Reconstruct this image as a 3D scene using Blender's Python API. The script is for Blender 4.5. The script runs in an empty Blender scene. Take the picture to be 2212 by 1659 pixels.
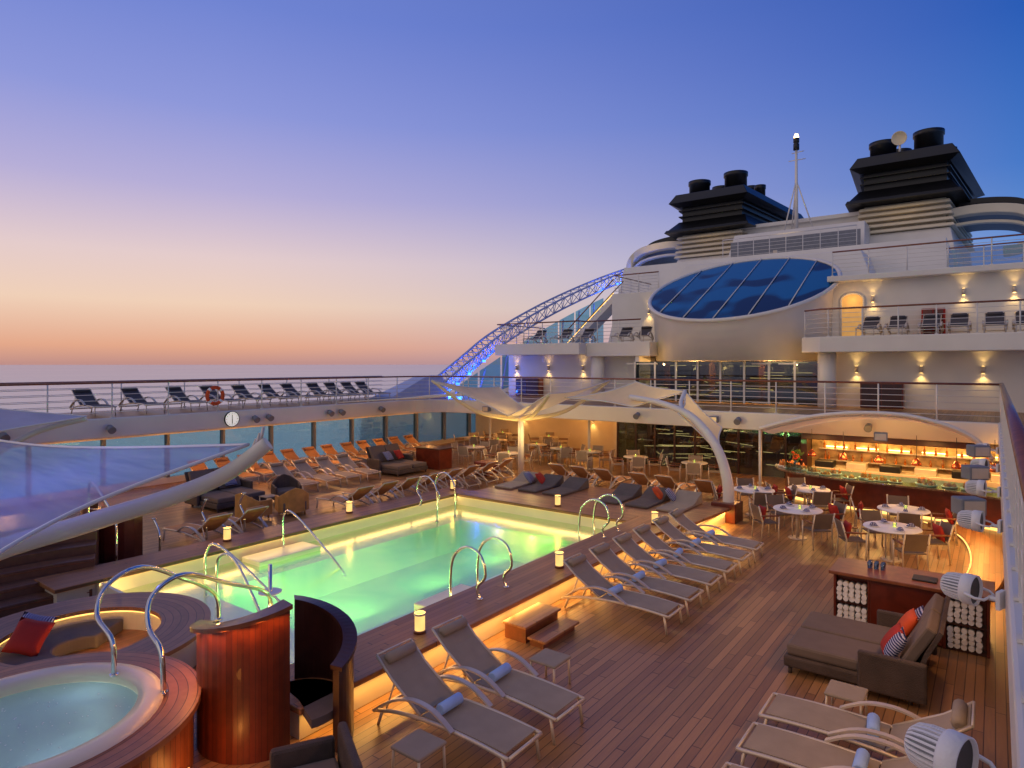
import bpy, math, random, bmesh
from mathutils import Vector, Matrix
random.seed(7)
S=bpy.context.scene
C=S.collection
S.view_settings.view_transform='Standard'
S.view_settings.look='None'
pi=math.pi
def L1(v):
    v/=255.0
    return v/12.92 if v<=.04045 else ((v+.055)/1.055)**2.4
def lin(c): return (L1(c[0]),L1(c[1]),L1(c[2]),1)
# ---------------- materials
def nodes(name):
    m=bpy.data.materials.new(name); m.use_nodes=True
    t=m.node_tree; t.nodes.clear()
    o=t.nodes.new('ShaderNodeOutputMaterial')
    return m,t,o
def nd(t,ty,ins=None,**kw):
    n=t.nodes.new(ty)
    for k,v in kw.items(): setattr(n,k,v)
    if ins:
        for k,v in ins.items():
            if isinstance(v,bpy.types.NodeSocket): t.links.new(v,n.inputs[k])
            else: n.inputs[k].default_value=v
    return n
def mth(t,op,a,b=0.0):
    return nd(t,'ShaderNodeMath',{0:a,1:b},operation=op).outputs[0]
def mixc(t,f,a,b,bt='MIX'):
    n=nd(t,'ShaderNodeMix',data_type='RGBA',blend_type=bt)
    for k,v in ((0,f),(6,a),(7,b)):
        if isinstance(v,bpy.types.NodeSocket): t.links.new(v,n.inputs[k])
        else: n.inputs[k].default_value=v
    return n.outputs[2]
def mat(name,c,rough=.5,metal=0.0,var=.12,sc=4.0,bump=0.0,bs=60.0,em=None,es=0.0,coat=0.0,spec=.5,trans=0.0):
    m,t,o=nodes(name)
    tc=nd(t,'ShaderNodeTexCoord').outputs['Object']
    nz=nd(t,'ShaderNodeTexNoise',{'Vector':tc,'Scale':sc,'Detail':4.0}).outputs['Fac']
    a=lin(c); lo=tuple(x*(1-var) for x in a[:3])+(1,); hi=tuple(min(1,x*(1+var)) for x in a[:3])+(1,)
    r=nd(t,'ShaderNodeMapRange',{0:nz,1:.3,2:.7}).outputs[0]
    col=mixc(t,r,lo,hi)
    p=nd(t,'ShaderNodeBsdfPrincipled',{'Base Color':col,'Roughness':rough,'Metallic':metal,'Coat Weight':coat,'Specular IOR Level':spec})
    if bump:
        n2=nd(t,'ShaderNodeTexNoise',{'Vector':tc,'Scale':bs,'Detail':3.0}).outputs['Fac']
        b=nd(t,'ShaderNodeBump',{'Height':n2,'Strength':bump,'Distance':.02})
        t.links.new(b.outputs[0],p.inputs['Normal'])
    if em:
        p.inputs['Emission Color'].default_value=lin(em); p.inputs['Emission Strength'].default_value=es
    out=p.outputs[0]
    if trans:
        tl=nd(t,'ShaderNodeBsdfTranslucent',{'Color':col}); out=nd(t,'ShaderNodeMixShader',{0:trans,1:out,2:tl.outputs[0]}).outputs[0]
    t.links.new(out,o.inputs[0])
    return m
def plank(name,lo,hi,w=.11,ln=2.2,axis=0,rough=.42,gap=.09,dark=.3):
    m,t,o=nodes(name)
    tc=nd(t,'ShaderNodeTexCoord').outputs['Object']
    s=nd(t,'ShaderNodeSeparateXYZ',{0:tc})
    x=s.outputs[axis]; y=s.outputs[1-axis]
    u=mth(t,'DIVIDE',x,w); fu=mth(t,'FLOOR',u); cu=mth(t,'FRACT',u)
    wn=nd(t,'ShaderNodeTexWhiteNoise',{'W':fu},noise_dimensions='1D').outputs['Value']
    v=mth(t,'ADD',mth(t,'DIVIDE',y,ln),mth(t,'MULTIPLY',wn,7.3))
    fv=mth(t,'FLOOR',v); cv=mth(t,'FRACT',v)
    cb=nd(t,'ShaderNodeCombineXYZ',{0:fu,1:fv}).outputs[0]
    w2=nd(t,'ShaderNodeTexWhiteNoise',{'Vector':cb},noise_dimensions='2D').outputs['Value']
    st=nd(t,'ShaderNodeMapping',{'Vector':tc,'Scale':(40,3,8) if axis==0 else (3,40,8)}).outputs[0]
    ns=nd(t,'ShaderNodeTexNoise',{'Vector':st,'Scale':1.0,'Detail':4.0}).outputs['Fac']
    big=nd(t,'ShaderNodeTexNoise',{'Vector':tc,'Scale':.5,'Detail':3.0}).outputs['Fac']
    f=mth(t,'ADD',mth(t,'MULTIPLY',w2,.5),mth(t,'ADD',mth(t,'MULTIPLY',ns,.45),mth(t,'SUBTRACT',mth(t,'MULTIPLY',big,.6),.3)))
    col=mixc(t,f,lin(lo),lin(hi))
    ln1=mth(t,'LESS_THAN',cu,gap); ln2=mth(t,'LESS_THAN',cv,.006)
    line=mth(t,'MAXIMUM',ln1,ln2)
    col=mixc(t,mth(t,'MULTIPLY',line,1-dark),col,(.008,.006,.005,1))
    p=nd(t,'ShaderNodeBsdfPrincipled',{'Base Color':col})
    rr=nd(t,'ShaderNodeMapRange',{0:ns,3:rough-.1,4:rough+.15}).outputs[0]
    t.links.new(rr,p.inputs['Roughness'])
    b=nd(t,'ShaderNodeBump',{'Height':mth(t,'SUBTRACT',mth(t,'MULTIPLY',ns,.25),line),'Strength':.35,'Distance':.01})
    t.links.new(b.outputs[0],p.inputs['Normal'])
    t.links.new(p.outputs[0],o.inputs[0])
    return m
def radial(name,lo,hi,per,kind='ANG',rough=.4,gap=.07,coat=0.0):
    m,t,o=nodes(name); tc=nd(t,'ShaderNodeTexCoord').outputs['Object']; s_=nd(t,'ShaderNodeSeparateXYZ',{0:tc})
    if kind=='ANG': u=mth(t,'MULTIPLY',mth(t,'ARCTAN2',s_.outputs[1],s_.outputs[0]),per)
    else:
        fl_=nd(t,'ShaderNodeCombineXYZ',{0:s_.outputs[0],1:s_.outputs[1]}).outputs[0]
        u=mth(t,'DIVIDE',nd(t,'ShaderNodeVectorMath',{0:fl_},operation='LENGTH').outputs['Value'],per)
    fu=mth(t,'FLOOR',u); cuu=mth(t,'FRACT',u)
    wn=nd(t,'ShaderNodeTexWhiteNoise',{'W':fu},noise_dimensions='1D').outputs['Value']
    ns=nd(t,'ShaderNodeTexNoise',{'Vector':tc,'Scale':9.0,'Detail':4.0}).outputs['Fac']
    f=mth(t,'ADD',mth(t,'MULTIPLY',wn,.6),mth(t,'SUBTRACT',mth(t,'MULTIPLY',ns,.8),.2))
    col=mixc(t,f,lin(lo),lin(hi)); ln=mth(t,'LESS_THAN',cuu,gap); col=mixc(t,ln,col,(.008,.005,.004,1))
    p=nd(t,'ShaderNodeBsdfPrincipled',{'Base Color':col,'Roughness':rough,'Coat Weight':coat})
    b=nd(t,'ShaderNodeBump',{'Height':mth(t,'SUBTRACT',1.0,ln),'Strength':.4,'Distance':.008}); t.links.new(b.outputs[0],p.inputs['Normal'])
    t.links.new(p.outputs[0],o.inputs[0]); return m
def emis(name,c,s):
    m,t,o=nodes(name)
    tc=nd(t,'ShaderNodeTexCoord').outputs['Object']
    nz=nd(t,'ShaderNodeTexNoise',{'Vector':tc,'Scale':3.0}).outputs['Fac']
    st=mth(t,'MULTIPLY',mth(t,'ADD',nz,.5),s)
    e=nd(t,'ShaderNodeEmission',{'Color':lin(c),'Strength':st})
    t.links.new(e.outputs[0],o.inputs[0]); return m
def glass(name,tint,gl=.15,rough=.03,dif=0.0,dc=(120,150,190),fold=False):
    m,t,o=nodes(name)
    tr=nd(t,'ShaderNodeBsdfTransparent',{'Color':lin(tint)})
    tc=nd(t,'ShaderNodeTexCoord').outputs['Object']
    nz=nd(t,'ShaderNodeTexNoise',{'Vector':tc,'Scale':1.2}).outputs['Fac']
    g=nd(t,'ShaderNodeBsdfGlossy',{'Roughness':rough,'Color':(.9,.95,1,1)})
    b=nd(t,'ShaderNodeBump',{'Height':nz,'Strength':.02}); t.links.new(b.outputs[0],g.inputs['Normal'])
    lw=nd(t,'ShaderNodeLayerWeight',{'Blend':.35}).outputs['Fresnel']
    f=mth(t,'ADD',mth(t,'MULTIPLY',lw,.8 if not fold else .1),gl)
    mx=nd(t,'ShaderNodeMixShader',{0:f,1:tr.outputs[0],2:g.outputs[0]})
    out=mx.outputs[0]
    if dif:
        if fold:
            st=nd(t,'ShaderNodeMapping',{'Vector':tc,'Rotation':(0,0,.5),'Scale':(.35,2.2,1)}).outputs[0]
            nz=nd(t,'ShaderNodeTexNoise',{'Vector':st,'Scale':1.3,'Detail':2.0}).outputs['Fac']
        d=nd(t,'ShaderNodeBsdfDiffuse',{'Color':lin(dc)})
        d2=nd(t,'ShaderNodeBsdfTranslucent',{'Color':lin(dc)})
        if fold:
            b=nd(t,'ShaderNodeBump',{'Height':nz,'Strength':.7,'Distance':.25}); t.links.new(b.outputs[0],d.inputs['Normal']); t.links.new(b.outputs[0],d2.inputs['Normal'])
        dd=nd(t,'ShaderNodeMixShader',{0:.5,1:d.outputs[0],2:d2.outputs[0]}).outputs[0]
        k=.5 if fold else .25
        df=mth(t,'ADD',mth(t,'MULTIPLY',nz,k),dif-k/2)
        out=nd(t,'ShaderNodeMixShader',{0:df,1:out,2:dd}).outputs[0]
    t.links.new(out,o.inputs[0]); return m
DECK=plank('teak_deck',(110,76,46),(184,138,92),w=.115,rough=.36,dark=.2)
COPE=plank('teak_coping',(122,76,42),(186,128,78),w=.1,ln=3.0,gap=.06)
COPX=plank('teak_coping_cross',(122,76,42),(186,128,78),w=.1,axis=1,ln=3.0,gap=.06)
CLAD=plank('teak_cladding',(126,72,38),(176,114,66),w=.09,axis=0,ln=9,gap=.07)
WOOD=mat('varnished_wood',(124,70,40),.35,var=.25,sc=9,coat=.3)
MAHO=mat('mahogany',(98,36,20),.32,var=.3,sc=5,coat=.3)
SLAT=radial('slatted_mahogany',(78,30,16),(122,52,26),11,rough=.36,coat=.1,gap=.05)
DKMA=mat('dark_mahogany',(58,28,22),.35,var=.25,sc=5,coat=.2)
WHITE=mat('white_paint',(220,216,208),.42,var=.05,sc=.8,bump=.04,bs=3)
CREAM=mat('cream_paint',(220,208,180),.45,var=.05,sc=1.2)
GREYP=mat('grey_paint',(120,124,132),.5)
BLACK=mat('black_paint',(12,13,17),.4,var=.3,sc=1.5)
CHROME=mat('polished_steel',(225,222,215),.1,1.0,var=.03)
ALU=mat('brushed_aluminium',(205,192,175),.42,.4,var=.08)
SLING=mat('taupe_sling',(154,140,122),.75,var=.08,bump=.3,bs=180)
TSLING=mat('amber_lit_sling',(186,134,84),.75,var=.1,bump=.3,bs=180)  # sling with the warm orange light put into its colour
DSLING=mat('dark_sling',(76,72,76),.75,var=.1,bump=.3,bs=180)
WICK=mat('brown_wicker',(80,66,58),.7,var=.25,bump=.8,bs=90)
TWICK=mat('tan_wicker',(196,142,72),.7,var=.25,bump=.8,bs=90)
CUSH=mat('brown_cushion',(108,94,84),.85,var=.08,bump=.2,bs=120)
GCUSH=mat('grey_cushion',(92,84,80),.85,var=.12,bump=.2,bs=120)
ORNG=mat('orange_cushion',(205,80,36),.85,var=.1,bump=.2,bs=120)
RED=mat('red_cushion',(160,38,28),.85,var=.1,bump=.2,bs=120)
LINEN=mat('white_linen',(228,227,228),.8,var=.03,bump=.25,bs=50)
TOWEL=mat('towel',(158,192,246),.95,var=.08,bump=.6,bs=120)
FAB=mat('canopy_fabric',(196,204,228),.6,var=.08,sc=1.5,trans=.4)
CFAB=mat('cream_canopy_fabric',(244,232,194),.6,var=.06,sc=1.5,trans=.4)
TILE=mat('pool_tile',(236,226,194),.3,var=.04,sc=2)
FOOD=mat('food',(200,120,60),.6,var=.8,sc=30)
GREEN=mat('salad',(90,120,40),.6,var=.6,sc=30)
COPPER=mat('copper',(200,110,80),.2,1.0)
WARM=emis('warm_lamp',(255,205,120),9)
LED=emis('warm_led',(255,196,105),2.2)
LANT=emis('lantern_glow',(255,205,120),1.3)
CAND=emis('candle_glow',(255,190,60),6)
BLUE=emis('blue_led',(50,110,255),6)
INTL=emis('interior_line',(255,205,120),4.5)
GLS=glass('clear_glass',(205,238,240),.03)
GLD=glass('dark_glass',(150,160,165),.06)
GLB=glass('blue_glass',(120,185,215),.12)
STRP,t,o=nodes('striped_fabric')
tc=nd(t,'ShaderNodeTexCoord').outputs['Object']
wv=nd(t,'ShaderNodeTexWave',{'Vector':tc,'Scale':9.0,'Distortion':1.5}).outputs['Fac']
col=mixc(t,mth(t,'GREATER_THAN',wv,.6),lin((22,36,90)),lin((175,178,205)))
p=nd(t,'ShaderNodeBsdfPrincipled',{'Base Color':col,'Roughness':.85}); t.links.new(p.outputs[0],o.inputs[0])
# ---------------- mesh builder
def cr(pts,n=6):
    P=[Vector(p) for p in pts]; out=[]
    for i in range(len(P)-1):
        a=P[max(i-1,0)];b=P[i];c=P[i+1];d=P[min(i+2,len(P)-1)]
        for k in range(n):
            s=k/n
            out.append(.5*((2*b)+(c-a)*s+(2*a-5*b+4*c-d)*s*s+(3*b-a-3*c+d)*s**3))
    out.append(P[-1]); return out
class M:
    def __init__(s): s.v=[];s.f=[];s.s=[];s.T=None
    def add(s,vs,fs,sm=False):
        b=len(s.v)
        for p in vs:
            p=Vector(p)
            if s.T: p=s.T@p
            s.v.append(p)
        for f in fs: s.f.append([i+b for i in f]); s.s.append(sm)
        return s
    def box(s,x0,x1,y0,y1,z0,z1):
        return s.loft([(x0,y0),(x1,y0),(x1,y1),(x0,y1)],z0,None,z1)
    def loft(s,p0,z0,p1,z1,sm=False):
        p1=p1 or p0; n=len(p0)
        vs=[(a,b,z0) for a,b in p0]+[(a,b,z1) for a,b in p1]
        fs=[[i,(i+1)%n,n+(i+1)%n,n+i] for i in range(n)]
        s.add(vs,fs,sm)
        s.add(vs,[list(range(n))[::-1],list(range(n,2*n))]); return s
    def cyl(s,x,y,z0,z1,r,r2=None,n=18):
        r2=r if r2 is None else r2
        A=[2*pi*i/n for i in range(n)]
        return s.loft([(x+r*math.cos(a),y+r*math.sin(a)) for a in A],z0,[(x+r2*math.cos(a),y+r2*math.sin(a)) for a in A],z1,True)
    def lathe(s,prof,cx=0,cy=0,n=24):
        vs=[];fs=[];k=len(prof)
        for i in range(n):
            a=2*pi*i/n
            for r,z in prof: vs.append((cx+r*math.cos(a),cy+r*math.sin(a),z))
        for i in range(n):
            j=(i+1)%n
            for q in range(k-1): fs.append([i*k+q,j*k+q,j*k+q+1,i*k+q+1])
        return s.add(vs,fs,True)
    def tube(s,pts,r,n=8,closed=False):
        P=[Vector(p) for p in pts]; m=len(P); vs=[];fs=[]
        up=None
        for i,p in enumerate(P):
            if closed: t=(P[(i+1)%m]-P[i-1])
            else: t=(P[min(i+1,m-1)]-P[max(i-1,0)])
            t.normalize()
            if up is None:
                up=Vector((0,0,1)) if abs(t.z)<.9 else Vector((1,0,0))
            a=t.cross(up).normalized(); b=a.cross(t).normalized(); up=b
            rr=r[i] if isinstance(r,(list,tuple)) else r
            for k in range(n):
                q=2*pi*k/n; vs.append(p+a*rr*math.cos(q)+b*rr*math.sin(q))
        for i in range(m if closed else m-1):
            j=(i+1)%m
            for k in range(n): fs.append([i*n+k,i*n+(k+1)%n,j*n+(k+1)%n,j*n+k])
        s.add(vs,fs,True)
        if not closed: s.add(vs[:n]+vs[-n:],[list(range(n)),list(range(n,2*n))])
        return s
    def ribbon(s,path,y0,y1,t,sm=True):
        vs=[];fs=[];m=len(path)
        P=[Vector((p[0],0,p[1])) for p in path]
        for i,p in enumerate(P):
            d=(P[min(i+1,m-1)]-P[max(i-1,0)]).normalized(); n=Vector((-d.z,0,d.x))*t/2
            for q,y in ((n,y0),(n,y1),(-n,y1),(-n,y0)): vs.append((p.x+q.x,y,p.z+q.z))
        for i in range(m-1):
            for k in range(4): fs.append([i*4+k,i*4+(k+1)%4,i*4+4+(k+1)%4,i*4+4+k])
        fs+= [[0,1,2,3],[m*4-4,m*4-3,m*4-2,m*4-1]]
        return s.add(vs,fs,False)
    def wall(s,path,z0,z1,t):
        vs=[];fs=[];m=len(path); P=[Vector((p[0],p[1],0)) for p in path]
        for i,p in enumerate(P):
            d=(P[min(i+1,m-1)]-P[max(i-1,0)]).normalized(); n=Vector((-d.y,d.x,0))*t/2
            a=z0[i] if isinstance(z0,list) else z0; b=z1[i] if isinstance(z1,list) else z1
            vs+=[(p.x+n.x,p.y+n.y,a),(p.x-n.x,p.y-n.y,a),(p.x-n.x,p.y-n.y,b),(p.x+n.x,p.y+n.y,b)]
        for i in range(m-1):
            for k in range(4): fs.append([i*4+k,i*4+(k+1)%4,i*4+4+(k+1)%4,i*4+4+k])
        fs+= [[0,1,2,3],[m*4-4,m*4-3,m*4-2,m*4-1]]
        return s.add(vs,fs)
    def sector(s,cx,cy,r0,r1,z0,z1,a0=0,a1=2*pi,n=40):
        A=[a0+(a1-a0)*i/n for i in range(n+1)]
        vs=[];fs=[]
        for a in A:
            c,d=math.cos(a),math.sin(a)
            vs+=[(cx+r0*c,cy+r0*d,z0),(cx+r1*c,cy+r1*d,z0),(cx+r1*c,cy+r1*d,z1),(cx+r0*c,cy+r0*d,z1)]
        for i in range(n):
            for k in range(4): fs.append([i*4+k,i*4+(k+1)%4,i*4+4+(k+1)%4,i*4+4+k])
        if abs(a1-a0)<6.2: fs+=[[0,1,2,3],[n*4,n*4+1,n*4+2,n*4+3]]
        return s.add(vs,fs)
    def pillow(s,w,h,t,n=8):
        vs=[];fs=[]
        for sg in (1,-1):
            for i in range(n+1):
                for j in range(n+1):
                    u=2*i/n-1;v=2*j/n-1
                    k=((1-abs(u)**2.6)*(1-abs(v)**2.6))**.5
                    q=1-.07*(1-abs(u*v))*(abs(u)**4+abs(v)**4)
                    vs.append((u*w/2*q,v*h/2*q,sg*t/2*k))
        m=(n+1)**2
        for b in (0,m):
            for i in range(n):
                for j in range(n):
                    a=b+i*(n+1)+j; fs.append([a,a+1,a+n+2,a+n+1])
        return s.add(vs,fs,True)
    def grid(s,G,t=.01):
        a=len(G);b=len(G[0]); vs=[p for r in G for p in r]
        fs=[]
        for i in range(a-1):
            for j in range(b-1):
                q=i*b+j; fs.append([q,q+1,q+b+1,q+b])
        return s.add(vs,fs,True)
    def o(s,name,mt,par=None,bev=0,label=None,cat=None,kind=None,group=None):
        me=bpy.data.meshes.new(name)
        off=par.location if par else Vector((0,0,0))
        me.from_pydata([tuple(p-off) for p in s.v],[],s.f)
        me.polygons.foreach_set('use_smooth',s.s)
        me.validate()
        bm=bmesh.new(); bm.from_mesh(me); bmesh.ops.remove_doubles(bm,verts=bm.verts,dist=1e-5)
        bmesh.ops.recalc_face_normals(bm,faces=bm.faces); bm.to_mesh(me); bm.free()
        me.materials.append(mt)
        ob=bpy.data.objects.new(name,me); C.objects.link(ob)
        if par: ob.parent=par
        if bev:
            b=ob.modifiers.new('bevel','BEVEL'); b.width=bev; b.segments=2; b.limit_method='ANGLE'
        if label: ob['label']=label
        if cat: ob['category']=cat
        if kind: ob['kind']=kind
        if group: ob['group']=group
        return ob
def thing(name,label,cat,loc=(0,0,0),group=None):
    e=bpy.data.objects.new(name,None); C.objects.link(e); e.location=loc; e.empty_display_size=.2
    e['label']=label; e['category']=cat
    if group: e['group']=group
    return e
def put(e,loc,rz=0):
    e.location=loc; e.rotation_euler=(0,0,rz); return e
def clone(src,loc,rz=0,label=None,sc=None):
    e=src.copy(); C.objects.link(e); e.location=loc; e.rotation_euler=(0,0,rz)
    if sc: e.scale=sc
    if label: e['label']=label
    for c in src.children:
        k=c.copy(); C.objects.link(k); k.parent=e
        for g in c.children:
            h=g.copy(); C.objects.link(h); h.parent=k
    return e
def lamp(ty,name,loc,en,col=(255,190,110),par=None,rot=None,size=.1,sy=None,spot=None,blend=.6):
    l=bpy.data.lights.new(name,ty); l.energy=en; l.color=lin(col)[:3]
    if ty=='AREA':
        l.size=size
        if sy: l.shape='RECTANGLE'; l.size_y=sy
    elif ty!='SUN': l.shadow_soft_size=size
    if spot: l.spot_size=spot; l.spot_blend=blend
    ob=bpy.data.objects.new(name,l); C.objects.link(ob)
    if par: ob.parent=par; ob.location=Vector(loc)-par.location
    else: ob.location=loc
    if rot: ob.rotation_euler=rot
    return ob
# ---------------- camera
cam=bpy.data.cameras.new('camera'); co=bpy.data.objects.new('camera',cam); C.objects.link(co)
cam.sensor_width=36; cam.lens=22.78; cam.shift_y=-.0192; cam.clip_start=.05; cam.clip_end=60000
co.location=(0,0,4.5); co.rotation_euler=(pi/2,0,math.radians(36.7)); S.camera=co
# ---------------- world
W=bpy.data.worlds.new('World'); S.world=W; W.use_nodes=True; t=W.node_tree; t.nodes.clear()
tc=nd(t,'ShaderNodeTexCoord').outputs['Generated']
nv=nd(t,'ShaderNodeVectorMath',{0:tc},operation='NORMALIZE').outputs[0]
sp=nd(t,'ShaderNodeSeparateXYZ',{0:nv})
def ramp(pts):
    r=nd(t,'ShaderNodeValToRGB',{0:sp.outputs[2]}); e=r.color_ramp.elements
    while len(e)<len(pts): e.new(.5)
    for i,(p,c) in enumerate(pts): e[i].position=p; e[i].color=lin(c)
    return r.outputs[0]
wr=ramp([(0,(190,142,136)),(.025,(228,168,138)),(.085,(240,208,184)),(.15,(228,204,204)),(.24,(182,174,216)),(.34,(142,152,218)),(.46,(112,132,210)),(1,(60,84,158))])
cl=ramp([(0,(150,165,205)),(.12,(108,150,212)),(.24,(68,120,200)),(.4,(40,92,182)),(.55,(28,74,164)),(1,(42,66,138))])
fl=nd(t,'ShaderNodeCombineXYZ',{0:sp.outputs[0],1:sp.outputs[1]}).outputs[0]
fn=nd(t,'ShaderNodeVectorMath',{0:fl},operation='NORMALIZE').outputs[0]
dt=nd(t,'ShaderNodeVectorMath',{0:fn,1:(-.966,.259,0)},operation='DOT_PRODUCT').outputs['Value']
fc=nd(t,'ShaderNodeMapRange',{0:dt,1:.22,2:.97}).outputs[0]
colr=mixc(t,fc,cl,wr)
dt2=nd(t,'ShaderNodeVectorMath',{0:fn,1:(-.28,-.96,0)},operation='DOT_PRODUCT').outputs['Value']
sky_fill=nd(t,'ShaderNodeMapRange',{0:dt2,1:.1,2:.8}).outputs[0]
colr=mixc(t,sky_fill,colr,(.56,.49,.50,1))  # unseen sky behind the camera brightened, added fill for the facades
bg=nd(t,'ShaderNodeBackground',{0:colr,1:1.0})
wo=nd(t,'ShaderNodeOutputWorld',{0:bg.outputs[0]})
sun=lamp('SUN','sun',(0,0,50),.18,(255,190,150),rot=(math.radians(70),0,math.radians(-60)))
sun.data.angle=math.radians(20); sun.data.specular_factor=.0
# ---------------- sea
m,t,o=nodes('sea_water')
tc=nd(t,'ShaderNodeTexCoord').outputs['Object']
mp=nd(t,'ShaderNodeMapping',{'Vector':tc,'Scale':(.03,.12,.1),'Rotation':(0,0,.6)}).outputs[0]
n1=nd(t,'ShaderNodeTexNoise',{'Vector':mp,'Scale':1.0,'Detail':6.0}).outputs['Fac']
mp2=nd(t,'ShaderNodeMapping',{'Vector':tc,'Scale':(.004,.0012,.1),'Rotation':(0,0,.4)}).outputs[0]
n3=nd(t,'ShaderNodeTexNoise',{'Vector':mp2,'Scale':1.0,'Detail':4.0}).outputs['Fac']
col=mixc(t,n1,lin((130,185,205)),lin((190,220,232)))
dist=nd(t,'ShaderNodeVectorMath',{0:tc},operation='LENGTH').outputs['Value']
sea_haze=nd(t,'ShaderNodeMapRange',{0:dist,1:150.0,2:5000.0}).outputs[0]
sea_haze=mth(t,'POWER',sea_haze,.35)
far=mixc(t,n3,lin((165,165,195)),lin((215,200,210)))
col=mixc(t,sea_haze,col,far)  # aerial haze painted into the base colour with distance
p=nd(t,'ShaderNodeBsdfPrincipled',{'Base Color':col,'Roughness':.22,'IOR':1.33,'Specular IOR Level':.5})
b=nd(t,'ShaderNodeBump',{'Height':n1,'Strength':.12,'Distance':1.0}); t.links.new(b.outputs[0],p.inputs['Normal'])
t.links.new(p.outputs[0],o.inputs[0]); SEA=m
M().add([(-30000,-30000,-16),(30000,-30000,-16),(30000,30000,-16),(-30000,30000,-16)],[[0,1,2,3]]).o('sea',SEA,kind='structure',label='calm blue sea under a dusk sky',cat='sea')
# ---------------- pool deck
d=M()
for r in ((-25.4,3,-4,5.2),(-25.4,3,15.3,33),(-25.4,-13.6,5.2,15.3),(-7.5,3,5.2,15.3)):
    x0,x1,y0,y1=r; d.add([(x0,y0,0),(x1,y0,0),(x1,y1,0),(x0,y1,0)],[[0,1,2,3]])
d.o('pool_deck',DECK,kind='structure',label='teak plank pool deck with dark caulking',cat='deck')
hull=thing('ship_hull','white ship hull side below the decks','ship hull',(-11,0,-16))
M().box(-25.7,-25.4,-10,70,-16,.05).o('hull_plating',WHITE,hull)
M().box(3.0,3.2,-10,70,-16,2.1).o('hull_plating',WHITE,hull)
M().box(-25.4,3,33,33.3,-16,5).o('bulkhead',WHITE,hull)
arc=[(-21+2*math.cos(a),22+2*math.sin(a)) for a in [pi/2+pi/2*i/8 for i in range(9)]]
poly=[(.08,-4),(.08,24)]+arc+[(-23,-4),(-27,-4),(-27,33),(3,33),(3,-4)]
M().loft(poly,2.12,None,2.75).o('upper_deck',WHITE,bev=.03,kind='structure',label='white upper deck overhang around the pool well',cat='deck')
poly2=[(.3,-3.9),(.3,24.2),(-21,24.2)]+[(-21+2.2*math.cos(a),22+2.2*math.sin(a)) for a in [pi/2+pi/2*i/8 for i in range(1,9)]]+[(-23.2,-3.9),(-26.8,-3.9),(-26.8,32.9),(2.8,32.9),(2.8,-3.9)]
M().add([(a,b,2.756) for a,b in poly2],[list(range(len(poly2)))]).o('upper_deck_planking',DECK,kind='structure',label='teak planking on the upper deck',cat='deck')
pw=thing('window_wall','white gallery wall with large sea windows','wall',(-25.2,10,0))
M().box(-25.35,-25.1,-4,33,.0,.22).o('sill',WHITE,pw)
M().box(-25.35,-25.1,-4,33,1.85,2.12).o('lintel',WHITE,pw)
y=-3.5
while y<32.5:
    M().box(-25.33,-25.08,y-.045,y+.045,.22,1.85).o('mullion',GREYP,pw)
    M().box(-25.24,-25.22,y+.045,y+2.155,.22,1.85).o('window',GLS,pw)
    y+=2.2
# ---------------- pool
pool=thing('swimming_pool','rectangular pool with pale ledge and glowing green basin','swimming pool',(-10.5,10,0))
b=M()
X0,X1,Y0,Y1=-13.6,-7.5,5.2,15.3; a0,a1,b0,b1=-12.55,-8.65,6.7,14.3
for r in ((X0,X1,Y0,b0),(X0,X1,b1,Y1),(X0,a0,b0,b1),(a1,X1,b0,b1)):
    b.add([(r[0],r[2],-.06),(r[1],r[2],-.06),(r[1],r[3],-.06),(r[0],r[3],-.06)],[[0,1,2,3]])
b.box(X0-.06,X0,Y0-.06,Y1,-.1,.38).box(X1,X1+.06,Y0,Y1,-.1,.38).box(X0,X1+.06,Y1,Y1+.06,-.1,.38).box(X0,X1+.06,Y0-.06,Y0,-.1,.38)
b.o('ledge',TILE,pool)
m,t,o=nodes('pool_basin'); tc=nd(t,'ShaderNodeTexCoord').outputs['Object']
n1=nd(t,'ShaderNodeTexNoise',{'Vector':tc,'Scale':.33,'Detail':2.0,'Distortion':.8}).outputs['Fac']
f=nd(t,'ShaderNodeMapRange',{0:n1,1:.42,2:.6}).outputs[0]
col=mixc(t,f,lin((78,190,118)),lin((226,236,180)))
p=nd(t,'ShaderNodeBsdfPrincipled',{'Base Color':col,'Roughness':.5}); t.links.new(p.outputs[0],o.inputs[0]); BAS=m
b=M(); z=-.9
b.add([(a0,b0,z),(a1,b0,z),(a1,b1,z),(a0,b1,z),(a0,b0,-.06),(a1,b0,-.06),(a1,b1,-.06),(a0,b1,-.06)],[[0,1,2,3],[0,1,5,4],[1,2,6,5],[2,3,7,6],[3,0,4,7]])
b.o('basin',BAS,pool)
m,t,o=nodes('pool_water')
tc=nd(t,'ShaderNodeTexCoord').outputs['Object']
n1=nd(t,'ShaderNodeTexNoise',{'Vector':tc,'Scale':2.0,'Detail':3.0}).outputs['Fac']
tr=nd(t,'ShaderNodeBsdfTransparent',{'Color':lin((230,246,216))})
ml=nd(t,'ShaderNodeBsdfTranslucent',{'Color':lin((205,232,180))})
tm=nd(t,'ShaderNodeMixShader',{0:.3,1:tr.outputs[0],2:ml.outputs[0]}).outputs[0]
g=nd(t,'ShaderNodeBsdfGlossy',{'Roughness':.2}); bb=nd(t,'ShaderNodeBump',{'Height':n1,'Strength':.12,'Distance':.05}); t.links.new(bb.outputs[0],g.inputs['Normal'])
lw=nd(t,'ShaderNodeFresnel',{'IOR':1.33}).outputs[0]
mx=nd(t,'ShaderNodeMixShader',{0:mth(t,'ADD',mth(t,'MULTIPLY',lw,.5),.02),1:tm,2:g.outputs[0]}); t.links.new(mx.outputs[0],o.inputs[0]); WAT=m
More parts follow.
